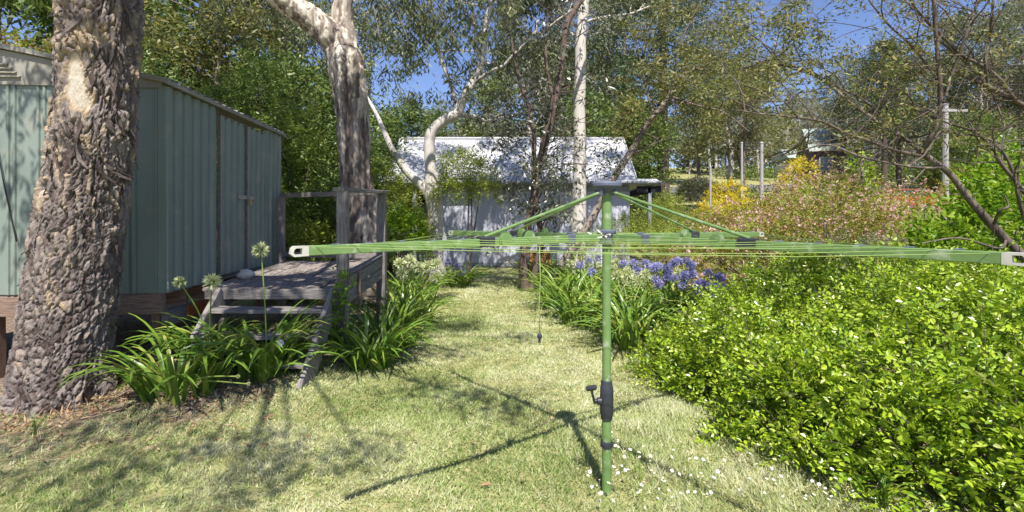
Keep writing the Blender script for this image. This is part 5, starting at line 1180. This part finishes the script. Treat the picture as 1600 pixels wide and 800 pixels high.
D1 = 'dense evergreen shrubs behind the shed and the deck'
back = [  # px, depth, lobes scale (width, height), material, label
    (235, 12.2, 1.7, 5.0, M_DENSE, 'dense dark evergreen directly behind the shed roof corner'),
    (330, 12.6, 1.6, 4.3, M_MID, 'bright green tall shrub rising over the shed side wall'),
    (405, 13.2, 1.7, 5.4, M_DENSE, 'dark leafy evergreen over the far end of the shed'),
    (470, 12.2, 1.5, 4.1, M_MID, 'sunny green shrub between the shed end and the brown gum'),
    (495, 11.0, 1.1, 2.4, M_DENSE, 'low dark shrub behind the left deck handrail'),
    (555, 13.6, 1.5, 3.6, M_DENSE, 'shaded evergreen directly behind the brown gum trunk'),
    (460, 10.6, .9, 1.5, M_LIME, 'low sunlit shrub under the deck handrail at the shed end'),
    (40, 12.5, 2.4, 5.2, M_ABEL, 'russet flowering shrub above the shed roof left of the flaky gum'),
    (140, 13.5, 1.8, 6.0, M_DENSE, 'tall evergreen hidden mostly by the flaky gum trunk'),
]
for i, (px, Y, w_, h_, mt, lb) in enumerate(back):
    r = np.random.default_rng(200 + i); lobes = []
    k = int(5 + h_ * 2.2)
    for j in range(k):
        zz = h_ * (j + .6) / k; ww = w_ * (1 - .45 * (zz / h_) ** 2); lobes.append((r.normal(0, ww * .45), r.normal(0, ww * .3), zz, ww * r.uniform(.4, .65), ww * r.uniform(.4, .6), h_ * r.uniform(.10, .17)))
    small = mt in (M_DENSE, M_ABEL)
    sh('evergreen_shrub', lb, 'shrub', at(px, Y), lobes, int(650 * w_ * h_ ** .5), mt, .105, .042, 210 + i, 9, .34, 'dia', .45, (160, M_PINK, .05, .03) if mt is M_ABEL else None, group=D1, stems=8)

# ------------------------------------------------------------------ background trees
def gum_proto(seed, h, spread, leafmat, bark, r0, L, Wd, n, nl=3, low=.32, droop=.6, crad=.75, level=2, up=.35, lean=.1):
    rng = np.random.default_rng(seed); w = Wood(rng); tips = []
    pts = catmull([(0, 0, -.3), (rng.normal(0, lean), rng.normal(0, lean), h * .25), (rng.normal(0, lean * 3), rng.normal(0, lean * 2), h * .55), (rng.normal(0, lean * 5), rng.normal(0, lean * 3), h * .86)], 8)
    w.tube(pts, np.linspace(r0, r0 * .3, len(pts)), 9, .55)
    m = len(pts)
    for i in range(int(m * low), m, 2):
        for k in range(nl):
            a = rng.uniform(0, 6.28); f = i / m; e = rng.uniform(.15, .9)
            grow(w, rng, pts[i], (math.cos(a), math.sin(a), e), spread * (1.1 - .5 * f) * rng.uniform(.55, 1.1), r0 * .32 * (1 - .6 * f), level - 1, tips, up, 3, 5, 5, .55, .22, .012)
    tips = np.array(tips); lv = hanging(rng, tips, crad, n, L, Wd, droop)
    return w.mesh('trunk', bark), leaf_mesh('crown', *lv[:5], leafmat, rng, 'dia', lv[5])
def pine_proto(seed, h, spread, bark, mat):
    rng = np.random.default_rng(seed); w = Wood(rng); cl = []; pts = catmull([(0, 0, -.3), (.1, 0, h * .4), (0, .1, h * .75), (.1, 0, h)], 8); w.tube(pts, np.linspace(.36, .05, len(pts)), 10, .3)
    for i in range(8, len(pts)):
        f = (i - 8) / (len(pts) - 9)
        for k in range(5):
            a = rng.uniform(0, 6.28); Lb = spread * (1 - .8 * f) * rng.uniform(.6, 1.1); q = pts[i] + np.array([math.cos(a) * Lb, math.sin(a) * Lb, Lb * .12]); s = catmull([pts[i], (pts[i] + q) / 2 - np.array([0, 0, .1]), q], 4)
            w.tube(s, np.linspace(.07 * (1.1 - f), .015, len(s)), 4, .3)
            for u in (4, 6, 8): cl.append(s[u] + rng.normal(0, .2, 3))
    cl = np.array(cl); n = 85; c = np.repeat(cl, n, 0) + rng.normal(0, .32, (len(cl) * n, 3)) * np.array([1, 1, .6]); d = rng.normal(0, 1, c.shape) + np.array([0, 0, .4])
    return w.mesh('trunk', bark), leaf_mesh('crown', c, d, rng.normal(0, 1, c.shape), rng.uniform(.2, .36, len(c)), rng.uniform(.035, .06, len(c)), mat, rng, 'dia', np.clip(np.repeat(rng.uniform(.1, .7, len(cl)), n) + rng.normal(0, .15, len(c)), 0, 1))
PR = {
    'gumA': gum_proto(301, 14, 4.2, M_GUM, M_PALEBARK, .22, .30, .085, 62, crad=.9),
    'gumB': gum_proto(302, 16, 4.6, M_GREY, M_PALEBARK, .26, .30, .085, 60, low=.35, crad=.9),
    'olive': gum_proto(303, 11, 3.8, M_OLIVE, M_TWIG, .2, .26, .075, 60, low=.28, droop=.4),
    'dense': gum_proto(304, 9, 3.4, M_DENSE, M_BARK_D, .2, .26, .10, 80, low=.12, droop=.3, crad=.85),
    'green': gum_proto(305, 12, 4.0, M_MID, M_BARK_D, .2, .26, .09, 58, low=.2, droop=.4, crad=.8),
    'sparse': gum_proto(306, 13, 3.2, M_GREY, M_PALEBARK, .16, .28, .07, 24, low=.3),
    'pine': pine_proto(307, 17, 4.2, M_BARK_D, M_PINE),
}
TG = {'gumA': 'gum_tree', 'gumB': 'gum_tree', 'olive': 'olive_tree', 'dense': 'evergreen_tree', 'green': 'green_tree', 'sparse': 'sparse_gum_tree', 'pine': 'pine_tree'}
BT = 'trees behind the house, the shed and the far road'
def put(kind, px, Y, s, lb, sx=1.0):
    x = PX(px, Y); t = thing(TG[kind], lb, 'tree', (x, Y, tz(x, Y)), BT); t.scale = (s * sx, s * sx, s); t.rotation_euler = (0, 0, (px * 7.3 + Y) % 6.28)
    a, b = PR[kind]; link('trunk', a, t); link('crown', b, t)
for r in [
    ('green', 15, 20, 1.05, 'leafy green tree at the top left corner above the shed'),
    ('gumA', 75, 27, 1.15, 'tall grey green gum far behind the shed gable'),
    ('dense', 180, 19, 1.15, 'dark evergreen tree rising right behind the flaky gum'),
    ('gumA', 255, 22, 1.15, 'tall gum with thin foliage above the shed roof'),
    ('olive', 325, 18, 1.0, 'olive tree above the right slope of the shed roof'),
    ('green', 395, 21, 1.05, 'green tree over the shed end, left of the brown forked gum'),
    ('gumB', 460, 27, 1.05, 'pale gum in the gap under the left limb of the brown forked gum'),
    ('dense', 500, 17, .72, 'dark round evergreen left of the brown gum trunk'),
    ('gumA', 590, 32, .95, 'gum just right of the brown forked gum trunk'),
    ('dense', 640, 27, .78, 'dark rounded tree above the left end of the house roof'),
    ('olive', 705, 36, .78, 'olive tree above the roof between the two white gums'),
    ('green', 770, 38, .62, 'low green tree peeping over the house ridge'),
    ('gumB', 835, 33, 1.0, 'pale gum behind the dark thin stems'),
    ('gumA', 880, 42, .95, 'gum far behind the straight white trunk'),
    ('dense', 945, 27, .85, 'dark evergreen right behind the end of the house roof'),
    ('gumA', 985, 36, 1.15, 'tall gum left of the dark trunked pine'),
    ('pine', 1038, 30, 1.1, 'tall pine with a thick dark trunk right of the house'),
    ('olive', 1092, 48, .95, 'olive tree above the rounded bush on the bank'),
    ('gumB', 1140, 43, .9, 'grey gum above the yellow shrubs'),
    ('sparse', 1185, 52, .78, 'thin sparse pale gum beside the wooden utility post'),
    ('sparse', 1225, 58, .85, 'thin sparse gum left of the green roofed far house'),
    ('sparse', 1262, 62, .8, 'sparse bare gum directly above the green roofed far house'),
    ('gumB', 1318, 55, .72, 'round grey gum right of the green roofed far house'),
    ('pine', 1382, 42, .72, 'dark green conifer standing clear against the sky'),
    ('gumA', 1425, 52, .85, 'gum right of the dark green conifer'),
    ('gumB', 1500, 47, .95, 'wide grey gum behind the tall power pole'),
    ('gumB', 1575, 42, .98, 'grey gum at the right edge behind the bare branches'),
    ('gumA', 1650, 36, .85, 'gum mostly cut by the right edge of the view'),
    ('dense', 1480, 40, .5, 'low dark tree behind the russet abelia'),
    ('gumA', 1345, 47, .78, 'tall gum between the far house and the dark conifer'),
    ('pine', 1405, 45, .66, 'second dark conifer just right of the clear standing one'),
    ('gumA', 1548, 40, .98, 'full crowned gum right of the tall power pole'),
    ('gumB', 1612, 45, 1.0, 'gum at the very right edge behind the bright leaved shrub'),
    ('dense', 1508, 36, .75, 'dark evergreen tree low behind the tall power pole'),
    ('dense', 985, 31, .85, 'dark evergreen tree left of the pine trunk'),
    ('dense', 895, 35, 1.25, 'dark evergreen behind the upper straight white trunk'),
    ('green', 765, 33, .85, 'mid green tree above the house ridge between the white gums'),
    ('olive', 1160, 38, .95, 'olive tree behind the slim pale post'),
    ('green', 1530, 30, .5, 'low green tree beyond the bright leaved shrub'),
]: put(*r)

def far_wood():
    rng = np.random.default_rng(401); n = 230; x = rng.uniform(-120, 180, n); y = rng.uniform(66, 140, n); z = terr(x, y); h = rng.uniform(8, 15, n)
    c = np.repeat(np.stack([x, y, z], 1), 9, 0) + rng.normal(0, 1, (n * 9, 3)) * np.array([2.6, 2.6, 0]); c[:, 2] += np.repeat(h, 9) * rng.uniform(.12, 1.0, n * 9)
    lv = hanging(rng, c, 2.3, 48, 1.15, .46, .4); w = Wood(rng)
    for i in range(n): w.tube(np.array([(x[i], y[i], z[i] - .5), (x[i] + rng.normal(0, .4), y[i], z[i] + h[i] * .5), (x[i] + rng.normal(0, .8), y[i], z[i] + h[i] * .95)]), [.32, .2, .08], 5, .6)
    t = thing('distant_wood', 'far wooded hillside of grey green gums closing the view', 'wood', (0, 100, 0)); t['kind'] = 'stuff'
    link('crown', leaf_mesh('crown', *lv[:5], M_GREY, rng, 'dia', lv[5], (0, 100, 0)), t)['kind'] = 'stuff'; link('trunk', w.mesh('trunk', M_PALEBARK, (0, 100, 0)), t)['kind'] = 'stuff'
far_wood()
def undergrowth():
    rng = np.random.default_rng(402); n = 330; y = 21 + 52 * rng.uniform(0, 1, n) ** .8; x = np.where(rng.uniform(0, 1, n) < .72, rng.uniform(.18, 1.15, n) * y, -rng.uniform(0, .9, n) * y); ppx = x / y * F_PX + HX
    ok = ~((ppx > 1035) & (ppx < 1125) & (y > 27)) & ~((np.abs(x) < 6.5) & (y < 23.5)) & ~((np.abs(y - 44.5) < 3.2) & (x > 3)) & ~((np.abs(x - 27) < 4.5) & (y > 24) & (y < 39)); x, y = x[ok], y[ok]; n = len(x); hh = rng.uniform(.6, 1.9, n)
    c = np.repeat(np.stack([x, y, terr(x, y)], 1), 7, 0) + rng.normal(0, .8, (n * 7, 3)) * np.array([1, 1, 0]); c[:, 2] += np.repeat(hh, 7) * rng.uniform(.2, .9, n * 7); lv = hanging(rng, c, .8, 38, .26, .10, .0)
    o = link('undergrowth', leaf_mesh('undergrowth', *lv[:5], M_MID, rng, 'dia', lv[5])); tag(o, 'low scrub covering the slopes beyond the house and the abelia', 'undergrowth', kind='stuff')
undergrowth()

# ------------------------------------------------------------------ far house, car, poles, wires
def far_house():
    x, y = PX(1298, 50), 50.0; z = tz(x, y); t = thing('far_house', 'small plum walled house with grey green roof beyond the pink abelia', 'house', (x, y, z - .3)); t.rotation_euler = (0, 0, -.3); t.scale = (.95, .95, 1.2)
    def pb(name, mat, f, p=t):
        m = MB(); f(m); return link(name, m.mesh(name, mat), p)
    pb('wall', M_PLUM, lambda m: m.box((0, 0, 1.4), (4.2, 5, 2.8)))
    pb('gable_wall', M_PLUM, lambda m: m.add([(-2.1, -2.5, 2.8), (-2.1, 2.5, 2.8), (-2.1, 0, 4.6), (2.1, -2.5, 2.8), (2.1, 2.5, 2.8), (2.1, 0, 4.6)], [(0, 2, 1), (3, 4, 5), (0, 1, 4, 3), (0, 3, 5, 2), (1, 2, 5, 4)]))
    up = Vector((0, 2.8, 2.0)); pr = [(0, 0)] + [(.1 + .35 * k + d, (.03 if d else 0)) for k in range(14) for d in (0, .08)] + [(5.2, 0)]
    pb('roof', M_GROOF, lambda m: m.sheet((-2.6, -2.85, 2.66), (1, 0, 0), up, Vector((0, -2, 2.8)).normalized(), 5.2, up.length, pr, .05))
    pb('roof', M_GROOF, lambda m: m.sheet((-2.6, 2.85, 2.66), (1, 0, 0), (0, -2.8, 2.0), Vector((0, 2, 2.8)).normalized(), 5.2, up.length, [(0, 0), (5.2, 0)], .05))
    pb('gutter', M_WHITEPL, lambda m: m.box((0, -2.9, 2.62), (5.2, .1, .12)))
    for k in (-1, 1):
        w = pb('window', M_WHITEPL, lambda m: m.box((k * 1.05, -2.53, 1.6), (1.2, .08, 1.1))); pb('pane', M_GLASS, lambda m: m.box((k * 1.05, -2.57, 1.6), (1.0, .04, .9)), w)
    x2, y2 = PX(1236, 56), 56.0; t2 = thing('white_cottage', 'little white cottage glimpsed left of the green roofed far house', 'house', (x2, y2, tz(x2, y2) - .6)); t2.scale = (.75, .75, .85)
    pb('wall', M_WHITEPL, lambda m: m.box((0, 0, 1.2), (2.6, 4, 2.4)), t2); pb('roof', M_GROOF, lambda m: m.add([(-1.6, -2.3, 3.1), (1.6, -2.3, 3.1), (1.6, 2.3, 3.1), (-1.6, 2.3, 3.1), (-1.6, 0, 4.4), (1.6, 0, 4.4)], [(0, 1, 5, 4), (2, 3, 4, 5), (1, 2, 5), (3, 0, 4), (3, 2, 1, 0)]), t2)
    w = pb('window', M_GLASS, lambda m: m.box((0, -2.02, 1.8), (1.1, .06, 1.0)), t2); pb('frame', M_WHITEPL, lambda m: m.box((0, -2.06, 1.8), (.07, .05, 1.1)), w)
far_house()

def red_car():
    x, y = PX(1405, 36), 36.0; z = tz(x, y); t = thing('parked_car', 'red parked car glimpsed through the abelia below the conifer', 'car', (x, y, z)); t.rotation_euler = (0, 0, .1)
    def prism(prof, w0, w1, mat, name, p=t):
        m = MB(); V = [(a, -w, b) for (a, b), w in zip(prof, [w0] * len(prof))] + [(a, w, b) for (a, b), w in zip(prof, [w1] * len(prof))]; n = len(prof)
        m.add(V, [list(range(n)), list(range(2 * n - 1, n - 1, -1))] + [[i, n + i, n + (i + 1) % n, (i + 1) % n] for i in range(n)]); return link(name, m.mesh(name, mat), p)
    b = prism([(-2.1, .35), (-2.15, .62), (-2.0, .85), (-1.1, .92), (1.2, .95), (2.0, .88), (2.1, .6), (2.05, .32)], .84, .84, M_CARRED, 'body')
    prism([(-1.15, .92), (-.45, 1.38), (.7, 1.40), (1.35, .94)], .70, .70, M_GLASS, 'window'); prism([(-.55, 1.372), (-.4, 1.43), (.65, 1.45), (.82, 1.385)], .68, .68, M_CARRED, 'roof')
    for dx in (-1.3, 1.3):
        for s in (-1, 1):
            m = MB(); R = Matrix.Rotation(math.pi / 2, 3, 'X'); m.lathe((dx, s * .74, .31), [(.2, -.1), (.3, -.09), (.315, 0), (.3, .09), (.2, .1)], 20, 0, R); w = link('wheel', m.mesh('wheel', M_TYRE), t)
            m = MB(); m.lathe((dx, s * .85, .31), [(.19, -.02), (.17, .02), (.05, .03)], 14, 0, R); link('rim', m.mesh('rim', M_STEEL), w)
    for s in (-1, 1):
        m = MB(); m.box((-2.1, s * .58, .68), (.08, .32, .14)); link('headlight', m.mesh('headlight', M_WHITEPL), t)
        m = MB(); m.box((2.05, s * .6, .7), (.08, .26, .14)); link('tail_light', m.mesh('tail_light', M_CARRED), t)
    for s in (-1, 1): m = MB(); m.box((0, s * .86, .68), (.02, .02, .5)); m.box((.3, s * .86, .82), (.16, .03, .03)); link('door_handle', m.mesh('door_handle', M_BLACKPL), t)
red_car()

def post(name, label, px, Y, ytop, w, mat, extra=None):
    x = PX(px, Y); z0 = tz(x, Y); zt = CAM_H + (HY - ytop) / F_PX * Y; r = w / 2 / F_PX * Y
    t = thing(name, label, 'post' if 'post' in name else 'pole', (x, Y, z0)); m = MB(); n = 8
    m.tube([(0, 0, -.3), (0, 0, (zt - z0) * .5), (0, 0, zt - z0)], [r * 1.08, r, r * .9], 10); auto_smooth(link('shaft', m.mesh('shaft', mat), t)); m = MB(); m.lathe((0, 0, zt - z0), [(r * 1.1, 0), (r * .9, .05), (r * .3, .08)], 10); link('cap', m.mesh('cap', mat), t)
    return t, zt - z0
post('marker_post', 'slim white post beside the rounded bush on the bank', 1110, 21, 262, 3.6, M_POLE)
post('marker_post', 'slim pale post rising behind the yellow shrub', 1159, 27, 224, 3.6, M_POLE)
t, hh = post('utility_post', 'pale wooden post right of the bright yellow shrubs', 1190, 24, 224, 5.5, M_POLE)
t, hh = post('power_pole', 'tall pale power pole behind the bare branched tree', 1477, 26, 164, 9, M_POLE)
m = MB(); m.box((0, -.1, hh - .3), (2.0, .1, .12)); link('cross_arm', m.mesh('cross_arm', M_POLE), t)
for k in (-.85, -.3, .3, .85): m = MB(); m.lathe((k, -.1, hh - .24), [(.04, 0), (.06, .04), (.03, .1), (.05, .13), (.02, .17)], 10); link('insulator', m.mesh('insulator', M_GREYPL), t)
def wire(label, a, b, sag):
    pts = [Vector(a).lerp(Vector(b), f / 12) - Vector((0, 0, sag * (1 - (2 * f / 12 - 1) ** 2))) for f in range(13)]; m = MB(); m.tube(pts, .014, 5); m.solo('power_line', M_WIRE, pts[0], label, 'cable', 'power lines at the right', True)
p0 = P(1477, 236, 26)
wire('upper power line running right from the tall pale pole', p0, P(1720, 232, 24), .15); wire('lower power line running right from the tall pale pole', p0 - Vector((0, 0, .35)), P(1720, 246, 24), .2)
wire('power line crossing low from the pole toward the far house', p0 - Vector((0, 0, .1)), P(1300, 232, 48), .4)

# ================================================================== DAISIES, LITTER, LAWN
def daisies():
    rng = np.random.default_rng(501); kinds = []
    for k in range(6):
        h = rng.uniform(.09, .17); m = MB(); tilt = Vector((rng.normal(0, .02), rng.normal(0, .02), h)); m.tube([(0, 0, -.01), tilt * .5 + Vector((.006, 0, 0)), tilt], .0016, 4)
        V, F, M = list(m.V), list(m.F), [2] * len(m.F); n = 13; R = rng.uniform(.009, .013); nv = Vector((rng.normal(0, .3), rng.normal(-.25, .3), 1)).normalized(); a = nv.orthogonal().normalized(); b = nv.cross(a)
        for i in range(n):
            q = 6.283 * i / n; d = a * math.cos(q) + b * math.sin(q); s = nv.cross(d); o = len(V); V += [tuple(tilt + d * .003), tuple(tilt + d * R * .7 + s * .0032 + nv * .001), tuple(tilt + d * R + nv * .0005), tuple(tilt + d * R * .7 - s * .0032 + nv * .001)]; F.append([o, o + 1, o + 2, o + 3]); M.append(0)
        o = len(V); V += [tuple(tilt + (a * math.cos(q) + b * math.sin(q)) * .0045 + nv * .001) for q in np.arange(6) * 1.047] + [tuple(tilt + nv * .004)]; F += [[o + i, o + (i + 1) % 6, o + 6] for i in range(6)]; M += [1] * 6
        me = bpy.data.meshes.new('daisy'); me.from_pydata(V, [], F)
        for mm in (M_PETAL, M_POLLEN, M_STALK): me.materials.append(mm)
        me.polygons.foreach_set('material_index', np.array(M, np.int32)); me.attributes.new('rnd', 'FLOAT', 'POINT').data.foreach_set('value', np.full(len(V), (0, .2, .3, .4, .5, .95)[k], np.float32)); kinds.append(me)
    c = 0
    while c < 125:
        if rng.uniform() < .22: px, py = rng.normal(1000, 60), rng.normal(772, 28)
        else: px, py = rng.uniform(950, 1340), 812 - 125 * rng.uniform(0, 1) ** 1.3
        if py > 815 or px < 905 or py < 672: continue
        Y = F_PX * CAM_H / (py - HY); x = PX(px, Y)
        if x > np.interp(Y, [2.6, 3.06, 3.5, 3.93, 5.1], [2.30, 2.0, 1.76, 1.5, 1.2]) + .1 or py < 700 - (px - 990) * .0 + rng.uniform(-25, 20): continue
        o = tag(bpy.data.objects.new('daisy', kinds[int(rng.integers(6))]), 'small white daisy in the grass at the foot of the clothesline pole', 'daisy', 'daisies at the hedge foot'); COL.objects.link(o)
        s = rng.uniform(.6, 1.15); o.location = (x, Y, tz(x, Y)); o.scale = (s, s, s); o.rotation_euler = (0, 0, rng.uniform(-.8, .8)); c += 1
daisies()

def fallen_leaves():
    rng = np.random.default_rng(502); V, T, k = leaf_arrays(np.zeros((1, 3)), np.array([[1., 0, 0]]), np.array([[0, 0, 1.]]), np.array([.10]), np.array([.026]), 'oval'); kinds = [np_mesh('fallen_leaf', V, T, M_DRY, attrs={'rnd': np.full(len(V), r)}) for r in (.15, .5, .85)]
    for i in range(64):
        if i < 26: x, y = rng.uniform(-2.2, .4), rng.uniform(3.1, 5.2)
        else: x, y = rng.uniform(-4.6, -2.0), rng.uniform(3.6, 5.4)
        lb = 'dry brown fallen leaf lying on the open lawn' if i < 26 else 'dry brown fallen leaf on the litter below the flaky gum'
        o = tag(bpy.data.objects.new('fallen_leaf', kinds[i % 3]), lb, 'leaf', 'fallen leaves on the lawn' if i < 26 else 'fallen leaves under the gum'); COL.objects.link(o)
        o.location = (x, y, tz(x, y) + .022); s = rng.uniform(.5, 1.1); o.scale = (s, s, s); o.rotation_euler = (rng.normal(0, .35), rng.normal(0, .25), rng.uniform(0, 6.28))
fallen_leaves()

def lawn():
    rng = np.random.default_rng(503); P_ = []
    for n, x0, x1, y0, y1 in ((170000, -5.0, 2.8, 2.3, 5.2), (110000, -4.8, 2.4, 5.2, 9.0), (70000, -3.5, 3.5, 9.0, 17.3)): P_.append(np.stack([rng.uniform(x0, x1, n), rng.uniform(y0, y1, n)], 1))
    p = np.concatenate(P_); x, y = p[:, 0], p[:, 1]; lit = litter_mask(x, y); patch = fbm(np.stack([x * 1.1, y * 1.1, x * 0], 1), 4, 31); fine = fbm(np.stack([x * 5, y * 5, x * 0], 1), 3, 33)
    bare = fbm(np.stack([x * 2.3, y * 2.3, x * 0 + 3], 1), 4, 38); keep = (rng.uniform(0, 1, len(x)) < (1 - .8 * lit) * (1 - .75 * sstep(.28, .5, bare))) & (np.abs(x) < y * 1.2 + .4); x, y, patch, fine = x[keep], y[keep], patch[keep], fine[keep]; n = len(x)
    z = terr(x, y) + .010; far = np.clip((y - 3) / 10, 0, 1); L = .84 * (.034 + .022 * np.clip(fine, -.6, 1)) * rng.uniform(.6, 1.5, n) * (1 + .5 * far); long_ = (np.hypot(x - 1.3, (y - 3.3) * .8) < 1.1) | ((x < -1.6) & (rng.uniform(0, 1, n) < .08)); L = np.where(long_, L * 1.7, L)
    wd = .0036 * (1 + 1.6 * far) * rng.uniform(.7, 1.3, n); d = rng.normal(0, .75, (n, 3)); d[:, 2] = rng.uniform(.35, 1.0, n); wind = np.stack([fbm(np.stack([x * 3, y * 3, x * 0 + 5], 1), 2, 35), fbm(np.stack([x * 3, y * 3, x * 0 + 9], 1), 2, 36), x * 0], 1); d = unit(d + wind * 1.1)
    a = rng.uniform(0, 6.28, n); sd = np.stack([np.cos(a), np.sin(a) * .5, a * 0], 1); b = np.stack([x, y, z], 1)
    V = np.stack([b - sd * wd[:, None], b + sd * wd[:, None], b + d * L[:, None]], 1).reshape(-1, 3); T = np.arange(n * 3).reshape(-1, 3)
    r = np.clip(.49 + .50 * patch + .26 * fine + rng.normal(0, .21, n), 0, 1)
    o = link('lawn_grass', np_mesh('lawn_grass', V, T, M_GRASS, attrs={'rnd': np.repeat(r, 3)})); tag(o, 'pale dry lawn grass running from the foreground to the white house', 'grass', kind='stuff')
    # coarse leafy clover and tufts in the lawn
    k = rng.permutation(n)[:9000]; k = k[(patch[k] < -.05) | (rng.uniform(0, 1, len(k)) < .2)]; q = np.stack([x[k], y[k], z[k]], 1); q = np.repeat(q, 4, 0) + rng.normal(0, .02, (len(k) * 4, 3)) * np.array([1, 1, 0]); m_ = len(q)
    o = link('lawn_weeds', leaf_mesh('lawn_weeds', q, rng.normal(0, .8, (m_, 3)) + np.array([0, 0, .5]), rng.normal(0, .4, (m_, 3)) + np.array([0, 0, 1.]), rng.uniform(.02, .045, m_), rng.uniform(.006, .013, m_), M_TUFT, rng, 'dia')); tag(o, 'small green weeds and tufts scattered through the lawn', 'weeds', kind='stuff')
    # strands of litter under the gum
    n2 = 5200; x = rng.uniform(-4.9, -1.9, n2); y = rng.uniform(3.6, 7.5, n2); kk = rng.uniform(0, 1, n2) < litter_mask(x, y); x, y = x[kk], y[kk]; 
    ra = rng.uniform(0, 6.28, 700); rr = rng.uniform(.42, .85, 700); x = np.concatenate([x, -4.2 + rr * np.cos(ra)]); y = np.concatenate([y, 4.8 + rr * np.sin(ra)]); n2 = len(x); q = np.stack([x, y, terr(x, y) + .012 + rng.uniform(0, .02, n2)], 1); d = rng.normal(0, 1, (n2, 3)); d[:, 2] *= .18; d[-500:, 2] = np.abs(rng.normal(0, .9, 500))
    o = link('leaf_litter', leaf_mesh('leaf_litter', q, d, rng.normal(0, .3, (n2, 3)) + np.array([0, 0, 1.]), rng.uniform(.03, .12, n2), rng.uniform(.006, .02, n2), M_DRY, rng, 'dia')); tag(o, 'dry brown bark and leaf litter under the gum and the deck', 'leaf litter', kind='stuff')
lawn()
